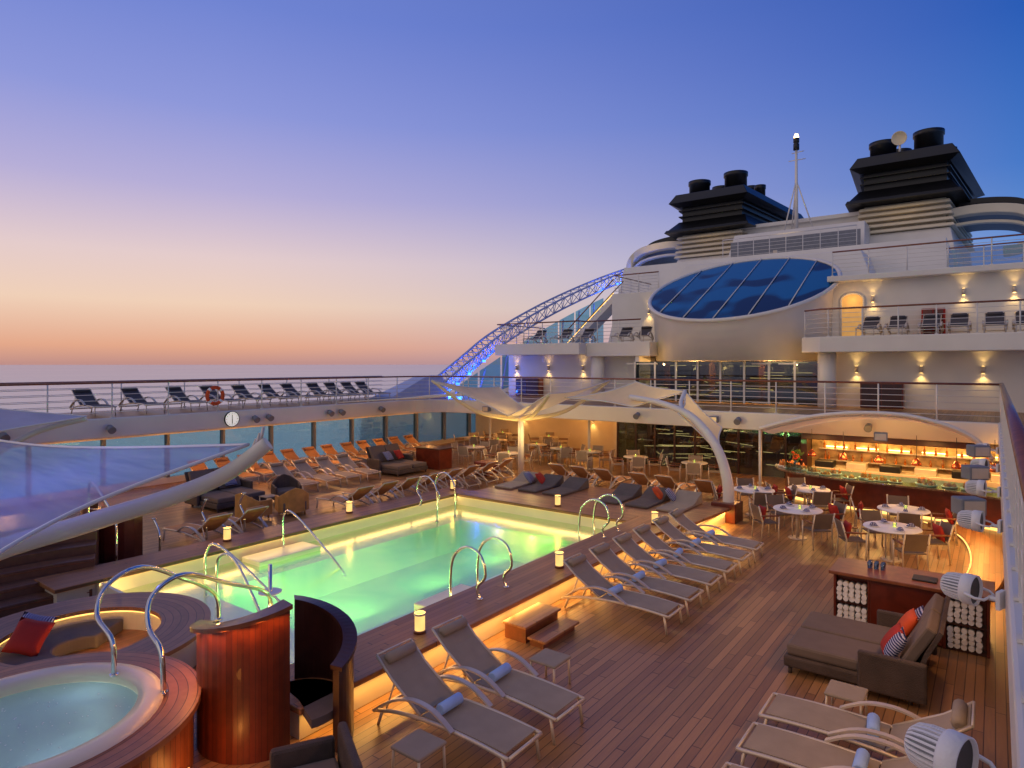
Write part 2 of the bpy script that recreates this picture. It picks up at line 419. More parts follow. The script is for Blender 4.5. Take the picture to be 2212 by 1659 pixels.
M().add([(X0,Y0,.1),(X1,Y0,.1),(X1,Y1,.1),(X0,Y1,.1)],[[0,1,2,3]]).o('water',WAT,pool)
for yy in (7.5,9.5,11.5,13.5):
    lamp('AREA','pool_lamp',(a1-.04,yy,-.5),52,(175,255,150),pool,rot=(0,pi/2,0),size=.4)
for xx in (-11.6,-9.7):
    lamp('AREA','pool_lamp',(xx,b0+.04,-.5),50,(180,255,150),pool,rot=(pi/2,0,0),size=.4)
cp=thing('pool_coaming','raised teak pool coaming with warm lit cream sides','pool edge',(-7,10,0))
M().loft([(-6.52,4.6),(-6.52,14.3),(-6.35,15.3),(-6.35,15.9),(-7.62,15.9),(-7.62,4.6)],.38,None,.46).o('coping',COPE,cp,.015)
M().loft([(-13.5,15.9),(-14.4,15.9),(-14.5,9),(-14.5,4.4),(-13.5,4.4)],.38,None,.46).o('coping',COPE,cp,.015)
M().box(-13.497,-7.623,15.2,15.9,.38,.46).o('coping',COPX,cp,.015)
M().box(-7.4,-6.68,4.7,15.8,0,.38).o('wall',CREAM,cp)
M().box(-14.35,-13.68,4.5,15.8,0,.38).o('wall',CREAM,cp)
M().box(-13.68,-7.4,15.37,15.8,0,.38).o('wall',CREAM,cp)
M().box(-6.6,-6.56,4.7,15.2,.36,.378).o('light_strip',LED,cp)
M().box(-13.57,-13.54,5.3,15.2,.37,.379).o('light_strip',LED,cp)
M().box(-13.4,-7.7,15.24,15.27,.37,.379).o('light_strip',LED,cp)
for i in range(5):
    lamp('AREA','strip_lamp',(-6.58,5.7+i*2.1,.345),13,(255,188,95),cp,rot=(0,math.radians(-30),0),size=.05,sy=2.0)
    lamp('AREA','strip_lamp',(-13.52,6.1+i*2.05,.36),4.2,(255,214,135),cp,rot=(0,math.radians(-62),0),size=.08,sy=2.0)
    lamp('AREA','strip_lamp',(-7.58,6.1+i*2.05,.36),4.5,(255,214,135),cp,rot=(0,math.radians(50),0),size=.08,sy=2.0)
lamp('AREA','strip_lamp',(-10.5,15.18,.36),10,(255,214,135),cp,rot=(math.radians(-62),0,0),size=5.5,sy=.08)
lamp('AREA','strip_lamp',(-12.2,5.25,.345),22,(255,214,135),cp,rot=(math.radians(50),0,0),size=2.5,sy=.05)
lamp('AREA','strip_lamp',(-8.9,5.25,.345),22,(255,214,135),cp,rot=(math.radians(50),0,0),size=2.5,sy=.05)
st=thing('pool_steps','two wooden steps up to the pool coaming','steps',(-6.2,9,0))
M().box(-6.5,-6.02,8.45,9.5,.24,.28).o('tread',COPE,st,.01); M().box(-6.0,-5.65,8.45,9.5,.1,.14).o('tread',COPE,st,.01)
M().box(-6.48,-6.06,8.5,9.45,0,.24).o('riser',WOOD,st); M().box(-5.98,-5.72,8.5,9.45,0,.1).o('riser',WOOD,st)
M().box(-8.4,-7.56,8.3,9.6,-.05,.2).o('pool_ledge_step',TILE,bev=.02,label='pale tiled entry step inside the pool',cat='step')
M().box(-13.5,-12.8,8.0,9.6,-.05,.2).o('pool_ledge_step',TILE,bev=.02,label='pale tiled entry step beside the pool wall',cat='step')
pf=thing('lounge_platform','raised teak platform with grey mattresses and lit base','platform',(-9.8,17.2,0))
M().loft([(-13.4,15.93),(-6.2,15.93),(-6.0,18.4),(-7,18.9),(-13.4,18.9)],.36,None,.44).o('deck_top',COPX,pf,.015)
M().loft([(-13.3,15.95),(-6.32,15.95),(-6.12,18.3),(-7,18.8),(-13.3,18.8)],0,None,.36).o('base',CREAM,pf)
M().box(-6.24,-6.18,16,18.2,.33,.35).o('light_strip',LED,pf)
lamp('AREA','strip_lamp',(-6.1,17.2,.32),22,(255,190,90),pf,rot=(0,math.radians(-20),0),size=.05,sy=2.2)
for i in range(7):
    x=-12.9+i*.95
    if i==3: continue
    M().add([(x-.36,16.8,.445),(x+.36,16.8,.445),(x+.36,18.5,.445),(x-.36,18.5,.445),(x-.36,16.8,.51),(x+.36,16.8,.51),(x+.36,17.8,.52),(x-.36,17.8,.52),(x+.36,18.45,.78),(x-.36,18.45,.78)],[[0,1,2,3],[0,1,5,4],[4,5,6,7],[7,6,8,9],[2,3,9,8],[1,2,8,6,5],[0,3,9,7,4]]).o('mattress',GCUSH if i%3 else SLING,pf,.02)
# ---------------- railing
def railing(label,pts,z,h=1.1,sp=1.5,wires=5,cap=WOOD,group='deck railings',post=WHITE,r=.035,flat=False,glassm=None):
    P=[Vector((p[0],p[1],z)) for p in pts]
    e=thing('deck_railing',label,'railing',P[0],group)
    M().tube([p+Vector((0,0,h)) for p in P],r,8).o('top_rail',cap,e)
    for i in range(wires):
        M().tube([p+Vector((0,0,h*(i+1)/(wires+1))) for p in P],.011,5).o('rail_wire',post,e)
    pm=None; dist=0
    for i in range(len(P)-1):
        sg=(P[i+1]-P[i]); Ln=sg.length
        while dist<=Ln+1e-6:
            q=P[i]+sg*(dist/Ln)
            if pm is None:
                mm=M()
                if flat: mm.box(q.x-.02,q.x+.02,q.y-.06,q.y+.06,z,z+h)
                else: mm.cyl(q.x,q.y,z,z+h,.024,n=8)
                mm.box(q.x-.05,q.x+.05,q.y-.05,q.y+.05,z+.006,z+.03)
                pm=mm.o('post',post,e); q0=q.copy()
            else:
                c=pm.copy(); C.objects.link(c); c.location=q-q0
            dist+=sp
        dist-=Ln
    if glassm:
        for i in range(len(P)-1):
            M().wall([(P[i].x,P[i].y),(P[i+1].x,P[i+1].y)],z+.08,z+h-.08,.012).o('glass_panel',glassm,e)
    return e
arcR=[(-21+2.15*math.cos(a),22+2.15*math.sin(a)) for a in [pi/2+pi/2*i/8 for i in range(9)]]
railing('white wire railing with wooden handrail across the aft deck',[(.14,24.15)]+[(-21,24.15)],2.75,1.15,1.6)
railing('white wire railing with wooden handrail over the pool gallery',arcR+[(-23.15,-3.5)],2.75,1.15,1.8)
railing('broad wooden handrail with white posts beside the deck edge',[(.16,24.1),(.16,.6)],2.75,1.15,.9,r=.06,flat=True)
railing('outer ship side railing with wooden handrail',[(-26.7,-3.5),(-26.7,24)],2.75,1.1,2.4,4)
railing('outer starboard railing with bluish glass',[(2.8,-3),(2.8,28)],2.75,1.1,2,3,glassm=GLB)
for i,(x,y) in enumerate(((-7.1,25.2),(-14.5,25.2),(-20.3,25.4))):
    M().cyl(x,y,0,2.12,.06,n=12).cyl(x,y,0,.05,.12,n=12).o('support_pole',WHITE,label='slim white pole holding up the deck edge',cat='pole',group='deck support poles')
dl=thing('ceiling_downlight','round warm downlight in the gallery ceiling','ceiling light',(0,0,0),'gallery ceiling lights')
M().cyl(0,0,-.02,.0,.09,n=12).o('lens',WARM,dl); M().sector(0,0,.09,.12,-.025,0,n=16).o('trim_ring',WHITE,dl)
lamp('POINT','bulb',(0,0,-.12),30,(255,170,85),dl,size=.06)
put(dl,(-23.7,6,2.115))
for p in [(-23.7,y) for y in (9,12,15,18,21,24.5)]+[(-21,26),(-18,26.5),(-15,26.5),(-11.5,25.5),(-8,25.5),(-21,29),(-17,29)]:
    clone(dl,(p[0],p[1],2.115))
# ---------------- superstructure
ss=thing('ship_superstructure','white stepped ship superstructure with lit glass hall','ship superstructure',(-11,30,0))
M().box(-25.1,-14.2,30,30.3,0,2.12).o('wall',CREAM,ss)
M().box(-14.2,-14.0,27,30.3,0,2.12).o('wall',CREAM,ss)
M().box(-5.7,-5.5,25.4,28,0,2.12).o('wall',DKMA,ss)
def glazing(x0,x1,y,z0,z1,n,mm_):
    M().box(x0,x1,y,y+.02,z0,z1).o('window',GLD,ss)
    for i in range(n+1):
        x=x0+(x1-x0)*i/n; M().box(x-.04,x+.04,y-.06,y-.002,z0,z1).o('mullion',mm_,ss)
glazing(-14,-5.7,27,.0,2.1,9,DKMA)
glazing(-14.1,-5.7,29,2.78,4.62,8,WHITE)
for x in (-14.0,-13.2,-8.0,-6.9): M().box(x-.5,x+.3,28.9,28.93,2.82,2.87).box(x-.5,x+.3,28.9,28.93,4.5,4.55).o('door_rail',WHITE,ss)
for (z0,z1,yy,y_) in ((.0,2.1,31.5,27),(2.8,4.9,32.2,29)):
    M().box(-14,-5.6,yy,yy+.1,z0,z1).o('interior_wall',DKMA,ss)
    for k in range(18):
        x=random.uniform(-13.8,-7.5); zz=random.uniform(z0+.25,z1-.3); ln=random.uniform(.5,2.2)
        M().tube([(x,y_+random.uniform(.3,2.8),zz),(x+ln,y_+random.uniform(.3,2.8),zz)],.013,5).o('interior_light',INTL,ss)
    for k in range(7):
        x=-13.3+k*1.15; M().box(x,x+.28,y_+1.6,y_+1.7,z0+.03,z1-.32).o('interior_panel',BLACK if k%2 else WOOD,ss)
lamp('POINT','hall_lamp',(-10,28.2,1.7),120,(255,190,110),ss,size=.1)
lamp('POINT','hall_lamp',(-11.5,30.0,4.3),200,(255,195,110),ss,size=.1)
lamp('POINT','hall_lamp',(-8,30.0,4.3),200,(255,195,110),ss,size=.1)
M().box(-22.6,-14.1,30,30.3,2.75,5.0).o('wall',WHITE,ss)
M().box(-14.1,-13.9,29,30.3,2.75,5.0).o('wall',WHITE,ss)
M().box(-5.7,3,29.8,30.1,2.75,5.0).o('wall',WHITE,ss)
M().box(-22.2,-16.8,28.2,33,5.0,5.6).o('balcony_slab',WHITE,ss,.03)
M().box(-16.797,-13.3,28.9,33,4.9,5.603).o('balcony_slab',WHITE,ss,.03)
M().loft([(-6.4,28.6),(-5.6,28),(3,28),(3,33),(-6.4,33)],4.98,None,5.6).o('balcony_slab',WHITE,ss,.03)
M().cyl(-5.5,28.9,2.75,4.98,.35,n=20).o('column',WHITE,ss); M().cyl(-16.4,29.4,2.75,4.9,.35,n=20).o('column',WHITE,ss)
M().box(-6.0,3,31.6,38,5.6,8.1).o('deckhouse_wall',WHITE,ss)
M().box(-5.9,3,31.0,38,8.1,8.35).o('balcony_slab',WHITE,ss,.03)
M().box(-17.5,-13.0,34.5,38,5.6,8.5).o('deckhouse_wall',WHITE,ss,.03)
M().box(-17.5,-14.6,33,34.5,5.6,8.503).o('deckhouse_wall',WHITE,ss,.03)
M().loft([(-20.5,38),(-1.5,38),(-1.5,64),(-20.5,64)],5.6,[(-20,39.5),(-2,39.5),(-2,64),(-20,64)],11).o('deckhouse_wall',WHITE,ss)
M().loft([(-15.4,35.6),(-4.6,35.6),(-4.6,39),(-15.4,39)],8.1,[(-14.6,36.6),(-5.4,36.6),(-5.4,39.6),(-14.6,39.6)],10.3).o('roof_step',WHITE,ss,.05)
M().box(-15.2,-6.8,49,63,11,14.5).o('deckhouse_wall',WHITE,ss)
M().box(-15.4,-6.6,48.7,63,14.5,14.75).o('roof_edge',WHITE,ss)
M().box(-14.5,-6.6,44.5,44.6,11,12.8).o('louvre_screen',GREYP,ss)
M().loft([(-15,44.65),(-6.4,44.65),(-6.6,49),(-15,49)],11,[(-14.8,46.2),(-6.6,46.2),(-6.6,49),(-14.8,49)],13.6).o('sloped_roof',WHITE,ss,.04)
railing('white slatted railing before the funnel deckhouse',[(-6.6,43.2),(-14.6,43.2)],11,1.8,1,7,cap=WHITE)
E=[(math.cos(a),math.sin(a)) for a in [2*pi*i/48 for i in range(48)]]
vs=[(-9.9+4.05*c,31.8+3.55*s,4.66) for c,s in E]+[(-9.9+4.15*c,31.7+3.65*s,8.0+1.75*s-.15) for c,s in E]+[(-9.9+4.4*c,31.7+3.85*s,8.2+1.85*s) for c,s in E]
fs=[[k*48+i,k*48+(i+1)%48,(k+1)*48+(i+1)%48,(k+1)*48+i] for k in range(2) for i in range(48)]
M().add(vs,fs,True).add(vs[:48],[list(range(48))]).o('curved_atrium_wall',WHITE,ss)
for x,z in ((-13.0,4.5),(-6.9,4.5)): lamp('POINT','soffit_lamp',(x,28.1,z),9,(255,200,120),ss,size=.05)
sk=thing('skylight','large tilted oval blue glass skylight with white bars','skylight',(-9.9,31.7,8.2))
m,t,o=nodes('skylight_glass'); tc=nd(t,'ShaderNodeTexCoord').outputs['Object']
n1=nd(t,'ShaderNodeTexNoise',{'Vector':tc,'Scale':.45,'Detail':1.0}).outputs['Fac']
f=nd(t,'ShaderNodeMapRange',{0:n1,1:.42,2:.5}).outputs[0]
col=mixc(t,f,lin((8,30,56)),lin((16,98,150)))
p=nd(t,'ShaderNodeBsdfPrincipled',{'Base Color':col,'Roughness':.06,'Specular IOR Level':.3}); t.links.new(p.outputs[0],o.inputs[0]); SKG=m
M().add([(-9.9+4.25*c,31.7+3.7*s,8.26+1.78*s) for c,s in E],[list(range(48))]).o('glass',SKG,sk)
M().tube([(-9.9+4.35*c,31.7+3.8*s,8.24+1.83*s) for c,s in E],.1,8,True).o('rim',WHITE,sk)
for i in range(5):
    x=-2.9+i*1.45; q=math.sqrt(1-(x/4.25)**2)
    M().tube([(-9.9+x,31.7-3.7*q,8.3-1.78*q),(-9.9+x,31.7+3.7*q,8.3+1.78*q)],.026,6).o('glazing_bar',WHITE,sk)
railing('white balcony railing with wooden handrail',[(-6.3,28.7),(-5.6,28.12),(2.9,28.12)],5.6,1.1,1.2)
railing('white balcony railing above the gallery corner',[(-13.8,29.0),(-16.9,29.0),(-16.9,28.3),(-22.1,28.3),(-22.1,33)],5.6,1.1,1.2)
railing('upper deck railing with wooden handrail',[(-5.7,31.1),(2.9,31.1)],8.35,1.05,1.4)
railing('upper port deck railing',[(-14.7,33.1),(-17.4,33.1),(-17.4,38)],8.5,1.05,1.2)
railing('upper terrace railing with bluish glass',[(-1.8,36),(2.9,36)],8.35,1.5,1.4,glassm=GLB)
dr=thing('lit_doorway','arched warm lit doorway in a white wall','doorway',(-5.0,31.5,5.6))
A=[pi*i/12 for i in range(13)]
pts=[(-5.45,5.6)]+[(-5.0-.45*math.cos(a),7.3+.3*math.sin(a)) for a in A]+[(-4.55,5.6)]
M().add([(x,31.58,z) for x,z in pts],[list(range(len(pts)))]).o('door',mat('lit_door',(220,180,115),.5,em=(255,190,95),es=.3),dr)
M().tube([(x,31.57,z) for x,z in pts],.05,6).o('frame',WHITE,dr)
lamp('POINT','door_lamp',(-5,31.2,7.3),7,(255,190,100),dr,size=.05)
for (x,y,z,w,h,lb) in ((-3.6,29.7,2.76,1.5,1.0,'dark red louvred locker against the white wall'),(-20.9,29.9,2.76,1.6,.95,'dark red louvred locker against the white wall'),(-2.0,31.5,5.61,.8,1.15,'red metal cabinet on the balcony wall')):
    lk=thing('deck_locker',lb,'locker',(x,y,z),'deck lockers')
    M().box(x-w/2,x+w/2,y-.45,y,z,z+h).o('body',MAHO if z<5 else RED,lk,.02)
    M().box(x-w/2+.06,x-.02,y-.475,y-.452,z+.06,z+h-.06).o('door',DKMA if z<5 else MAHO,lk,.01); M().box(x+.02,x+w/2-.06,y-.475,y-.452,z+.06,z+h-.06).o('door',DKMA if z<5 else MAHO,lk,.01)
sc_=thing('wall_sconce','small steel up and down wall light glowing warm','wall lamp',(0,0,0),'wall lights on the white facade')
M().cyl(0,-.1,-.13,.13,.06,n=14).o('housing',ALU,sc_); M().box(-.03,.03,-.05,0,-.04,.04).o('bracket',ALU,sc_)
M().cyl(0,-.1,.131,.135,.05,n=12).o('lens',WARM,sc_); M().cyl(0,-.1,-.135,-.131,.05,n=12).o('lens',WARM,sc_)
lamp('SPOT','up_lamp',(0,-.13,.15),9,(255,205,120),sc_,rot=(pi,0,0),size=.03,spot=math.radians(100),blend=1)
lamp('SPOT','down_lamp',(0,-.13,-.15),22,(255,205,120),sc_,rot=(0,0,0),size=.03,spot=math.radians(110),blend=1)
put(sc_,(-22.0,30,4.3))
for p in ((-19.8,30,4.3),(-17.6,30,4.3),(-4.55,29.8,4.3),(-2.3,29.8,4.3),(-.35,29.8,4.3),(-4.2,31.6,7.3),(-1.0,31.6,7.4),(.6,31.6,7.4),(-15.2,33,7.4),(-21.5,30,1.6),(-17,30,1.6)):
    clone(sc_,p)
sr=thing('staircase','lit outdoor staircase with white handrails','staircase',(-19,34,5.6))
M().add([(-20.8,33.4,5.6),(-20.8,34.6,5.6),(-17.6,34.6,8.5),(-17.6,33.4,8.5),(-20.8,33.4,5.3),(-20.8,34.6,5.3),(-17.6,34.6,8.1),(-17.6,33.4,8.1)],[[0,1,2,3],[4,5,6,7],[0,3,7,4],[1,2,6,5]]).o('stringer',WHITE,sr)
for i in range(11):
    x=-20.7+i*.29; zz=5.75+i*.262; M().box(x,x+.3,33.42,34.58,zz,zz+.05).o('tread',WOOD,sr)
for yy in (33.4,34.6):
    M().tube([(-20.8,yy,6.5),(-17.6,yy,9.4)],.035,6).o('handrail',WOOD,sr)
    M().tube([(-20.8,yy,5.72),(-17.6,yy,8.6)],.02,6).o('light_strip',LED,sr)
TRU=mat('truss_paint',(175,184,215),.45,var=.06)
X=-24.4
e=thing('lattice_truss','curved white steel lattice truss with blue lights','truss',(X,25,2.75))
tp=[(25.9,3.5),(28.5,4.95),(31.4,6.5),(37.1,8.75),(44,11.0),(50,12.7)]
top=cr([(a,b_,0) for a,b_ in tp],6); bot=cr([(a+.45,b_-.75,0) for a,b_ in tp],6)
T1=[Vector((X-.5,v.x,v.y)) for v in top]; T2=[Vector((X+.5,v.x,v.y)) for v in top]; B=[Vector((X,v.x,v.y)) for v in bot]
for P in (T1,T2,B): M().tube(P,.07,8).o('chord',TRU,e)
mm=M()
for i in range(len(T1)-1):
    for P in (T1,T2): mm.tube([P[i],B[i]],.028,5); mm.tube([B[i],P[i+1]],.028,5)
    mm.tube([T1[i],T2[i]],.028,5)
mm.o('lattice',TRU,e)
for i in (1,3,5,8,26,27,28,29): M().cyl(B[i].x+.12,B[i].y,B[i].z-.05,B[i].z+.08,.1,n=8).o('blue_lamp',BLUE,e)
for i,en in ((1,110),(3,90),(6,80),(10,50),(24,90),(27,160),(29,160)): lamp('POINT','blue_light',(B[i].x+.5,B[i].y-.3,B[i].z-.1),en,(40,100,255),e,size=.08)
gs=thing('glass_screen','tall bluish glass wind screen under the truss','glass screen',(-24.6,30,2.75))
def zt(y): return 2.9+(y-26)*.47-(y-26)**2*.0045
for i in range(8):
    y0=27.5+i*2.2
    M().add([(-24.6,y0+.08,2.75+max(0,y0-31)*.2),(-24.6,y0+2.1,2.75+max(0,y0-29)*.2),(-24.6,y0+2.1,zt(y0+2.1)-.5),(-24.6,y0+.08,zt(y0+.08)-.5)],[[0,1,2,3]]).o('glass_panel',GLB,gs)
    M().tube([(-24.6,y0,2.75),(-24.6,y0+.6,zt(y0)-.4)],.05,6).o('post',TRU,gs)
M().add([(-25.3,21.8,2.75),(-23.9,21.8,2.75),(-23.9,26.5,2.75),(-25.3,26.5,2.75),(-25,24.6,3.8),(-24.1,24.6,3.8),(-24.1,26,3.9),(-25,26,3.9)],[[0,1,2,3],[4,5,6,7],[0,1,5,4],[1,2,6,5],[2,3,7,6],[3,0,4,7]]).o('truss_plinth',TRU,bev=.03,label='sloping white steel plinth at the truss foot',cat='plinth')
# funnels
def plan(wf,wb,y0,y1): return [(-wf/2,y0),(wf/2,y0),(wb/2,y1),(-wb/2,y1)]
fn_=thing('ship_funnel','black louvred funnel on a white flared base','ship funnel',(0,0,0),'ship funnels')
M().loft(plan(6.4,7.4,-2.6,13.5),9,plan(5.0,6.4,.2,12),13).o('base',WHITE,fn_,.05)
M().loft(plan(4.5,6,.5,11.8),13,None,14.9).o('core',CREAM,fn_)
mm=M()
for i in range(5): mm.loft(plan(5.5-.1*i,7-.1*i,-.1,12.3),13.05+.37*i,plan(5.3-.1*i,6.9-.1*i,0,12.2),13.25+.37*i)
mm.o('white_louvres',CREAM,fn_,.05)
M().loft(plan(6.4,8.4,-.9,13.3),14.95,plan(6.2,8.2,-.7,13.2),15.2).loft(plan(6.0,8,-.6,13),15.2,plan(5.1,7,.5,12.3),16.0).o('lower_cap',BLACK,fn_,.04)
M().loft(plan(4.6,6.6,.6,11.9),15.95,None,17.2).o('neck',BLACK,fn_)
mm=M()
for i in range(2): mm.loft(plan(5.0,7.0,.3,12.2),16.35+.45*i,None,16.43+.45*i)
mm.o('black_louvres',BLACK,fn_,.02)
M().loft(plan(5.0,7.2,.2,12.4),17.1,plan(6.0,8.2,-.5,13),17.35).loft(plan(6.0,8.2,-.5,13),17.35,plan(5.2,7.4,0,12.6),18.1).o('upper_cap',BLACK,fn_,.04)
for x,y,r,h in ((-1.3,1.6,.85,19.3),(1.2,2.6,.9,19.8),(-.6,4.5,.7,19.4),(2.2,5.5,.45,19.3),(1.2,6.5,.55,19.6),(-1.8,6.5,.4,19.1)):
    M().lathe([(0,18.0),(r*.92,18.0),(r*.92,h-.35),(r,h-.3),(r,h),(r*.85,h),(r*.85,h-.3),(0,h-.3)],x,y,20).o('exhaust_pipe',BLACK,fn_)
put(fn_,(-4.7,48,0)); clone(fn_,(-17.3,48,0),sc=(1,1,.975))
dh=thing('satellite_dish','small white satellite dome on the funnel top','satellite dish',(-4.9,48.2,18.1))
M().cyl(-4.9,48.2,18.1,18.7,.07,n=8).o('post',WHITE,dh)
mm=M(); mm.T=Matrix.Translation((-4.9,48.1,19.0))@Matrix.Rotation(1.9,4,'X'); mm.lathe([(0,-.12),(.25,-.08),(.38,.05),(.44,.22),(.4,.22),(.34,.1),(0,-.04)],0,0,20).o('dish',CREAM,dh)
def wing(sx):
    e=thing('funnel_wing','curved cream overhanging wing beside the funnel','ship wing',(-11+sx*10,50,12),'funnel wings')
    path=[(8.6,13.9),(10,14.0),(11.3,13.9),(12.3,13.65),(13.0,13.1),(13.2,12.4),(12.9,11.8),(12.2,11.4),(11.4,11.3)]
    P=cr([(-11+sx*a,0,b) for a,b in path],5); P=[(v.x,v.z) for v in P]
    M().ribbon(P,48.6,49.6,.55).o('front_band',CREAM,e,.05)
    M().ribbon([(a,b-.75) for a,b in P[:22]],48.9,49.4,.18).o('lower_band',CREAM,e,.03)
    M().ribbon(P[:34],49.65,56,.3).o('roof',GREYP,e,.05)
    Q=[(a,b+.95) for a,b in P[2:22]]
    M().ribbon(Q,51,58,.4).o('upper_roof',BLACK,e,.05)
wing(1); wing(-1)
fl_=thing('funnel_floodlight','small steel floodlight aimed up at the funnel','floodlight',(0,0,0),'funnel floodlights')
M().box(-.15,.15,-.1,.1,.1,.35).o('housing',ALU,fl_,.02); M().cyl(0,0,0,.1,.05,n=8).o('foot',ALU,fl_); M().box(-.12,.12,.1,.11,.13,.32).o('lens',WARM,fl_)
lamp('SPOT','beam',(0,.1,.4),330,(255,215,140),fl_,rot=(math.radians(138),0,0),size=.1,spot=math.radians(58),blend=1)
put(fl_,(-17.3,43.0,11.02)); clone(fl_,(-4.7,43.0,11.02)); clone(fl_,(-22,44.5,11.02)); clone(fl_,(-10.5,40.4,11.02),sc=(.8,.8,.8))
ms=thing('signal_mast','slim white tripod mast with lamp on top','mast',(-11,47.6,13.7))
M().tube([(-11,47.6,13.7),(-11,47.6,19.3)],[.14,.08],8).o('pole',WHITE,ms)
for a in (0,2.1,4.2): M().tube([(-11+1.1*math.cos(a),47.6+1.1*math.sin(a),13.7),(-11,47.6,17.2)],.045,6).o('stay',WHITE,ms)
M().lathe([(0,19.3),(.2,19.3),(.2,19.7),(.12,19.75),(.2,19.8),(.2,20.1),(0,20.15)],-11,47.6,12).o('lamp_head',BLACK,ms)
M().cyl(-11,47.6,20.16,20.4,.17,.1,n=12).o('lamp',WARM,ms)
M().tube([(-11.5,47.6,18.6),(-10.4,47.6,18.6)],.03,6).o('crossbar',WHITE,ms); M().tube([(-11.3,47.6,19.1),(-10.5,47.6,19.15)],.03,6).o('crossbar',WHITE,ms)
# ---------------- sun loungers
def lounger(sl,label,group):
    e=thing('sun_lounger',label,'sun lounger',(0,0,0),group)
    M().ribbon([(1.0,.33),(.6,.345),(.2,.35),(-.24,.335)],-.28,.28,.014).o('seat',sl,e)
    M().ribbon([(-.26,.345),(-.5,.47),(-.75,.63),(-1.0,.83)],-.28,.28,.016).o('backrest',sl,e)
    M().tube([(-.9,-.24,.8),(-.9,-.22,.81),(-.9,.22,.81),(-.9,.24,.8)],[.03,.07,.07,.03],10).o('headrest',sl,e)
    mm=M()
    for s in (-1,1):
        mm.tube(cr([(1.06,s*.31,.3),(.6,s*.31,.33),(0,s*.31,.33),(-.6,s*.31,.27),(-1.05,s*.31,.16)],4),.024,8)
        mm.tube([(-.26,s*.295,.34),(-.75,s*.295,.63),(-1.02,s*.295,.85)],.018,6)
        mm.tube([(-.7,s*.29,.6),(-.86,s*.29,.2)],.012,5)
    mm.tube([(1.06,-.31,.3),(1.06,.31,.3)],.022,6).tube([(-1.03,-.31,.17),(-1.03,.31,.17)],.02,6).tube([(-1.02,-.295,.85),(-1.02,.295,.85)],.016,6)
    mm.o('frame',ALU,e)
    for s in (-1,1):
        M().tube([(.98,s*.31,.3),(1.03,s*.31,0)],.02,6).o('leg',ALU,e)
        M().tube([(-.9,s*.31,.2),(-.98,s*.31,0)],.02,6).o('leg',ALU,e)
        M().ribbon([(v.x,v.z) for v in cr([(-1.0,0,.2),(-.7,0,.4),(-.35,0,.52),(.0,0,.5),(.3,0,.35)],4)],s*.35-.035,s*.35+.035,.024).o('armrest',ALU,e)
    return e
lg=lounger(SLING,'taupe sling sun lounger with raised back beside the pool','taupe pool loungers')
put(lg,(-5.2,5.8,0))
for y in (6.78,10.5,11.45,12.45,13.4,14.4,15.35):
    clone(lg,(-5.2 if y<8 else -5.4,y,0),random.uniform(-.03,.03))
for y in (6.5,7.45,8.3): clone(lg,(-1.2,y,0),pi,'taupe sling sun lounger beside a finned floodlight rail')
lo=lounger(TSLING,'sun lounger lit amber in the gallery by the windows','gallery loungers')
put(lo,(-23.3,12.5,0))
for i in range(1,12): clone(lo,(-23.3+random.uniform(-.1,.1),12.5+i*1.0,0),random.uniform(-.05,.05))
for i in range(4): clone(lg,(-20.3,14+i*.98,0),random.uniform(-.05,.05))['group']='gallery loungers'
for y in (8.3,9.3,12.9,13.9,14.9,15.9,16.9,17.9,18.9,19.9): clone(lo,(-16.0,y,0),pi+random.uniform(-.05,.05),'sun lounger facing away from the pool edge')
for x in (-12.9,-11.95,-11.0,-9.6,-8.65,-7.4): clone(lo,(x,20.9,0),pi/2+random.uniform(-.05,.05),'sun lounger behind the lounge platform')
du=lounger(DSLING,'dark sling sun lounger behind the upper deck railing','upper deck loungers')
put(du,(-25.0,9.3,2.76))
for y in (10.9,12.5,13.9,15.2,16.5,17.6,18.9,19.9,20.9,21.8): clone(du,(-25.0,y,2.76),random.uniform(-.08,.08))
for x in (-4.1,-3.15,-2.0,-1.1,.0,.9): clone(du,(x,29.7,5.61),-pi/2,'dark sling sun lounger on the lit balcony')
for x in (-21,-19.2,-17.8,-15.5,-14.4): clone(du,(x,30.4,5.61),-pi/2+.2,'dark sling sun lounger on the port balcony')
tw=M(); tw.tube([(0,-.18,0),(0,-.17,0),(0,.17,0),(0,.18,0)],[.055,.066,.066,.055],14)
T0=tw.o('rolled_towel',TOWEL,label='rolled pale blue towel on a sun lounger',cat='towel',group='rolled towels'); T0.location=(-5.25,5.8,.425)
for (x,y,z) in [(-5.25,6.78,.425)]+[(-5.5,y,.425) for y in (10.5,11.45,12.45,13.4,14.4,15.35)]+[(-1.1,y,.425) for y in (7.45,8.3,6.5)]:
    k=T0.copy(); C.objects.link(k); k.location=(x,y,z); k.rotation_euler=(0,0,random.uniform(-.15,.15))
sd=thing('side_table','small white square side table between loungers','side table',(0,0,0),'side tables')
M().box(-.22,.22,-.22,.22,.36,.4).o('top',SLING,sd,.03)
for a in (-1,1):
    for b_ in (-1,1): M().tube([(a*.19,b_*.19,.36),(a*.2,b_*.2,0)],.016,6).o('leg',ALU,sd)
put(sd,(-5.0,5.02,0))
for p in ((-5.0,7.6),(-1.5,9.05),(-18.2,11.7)): clone(sd,(p[0],p[1],0))
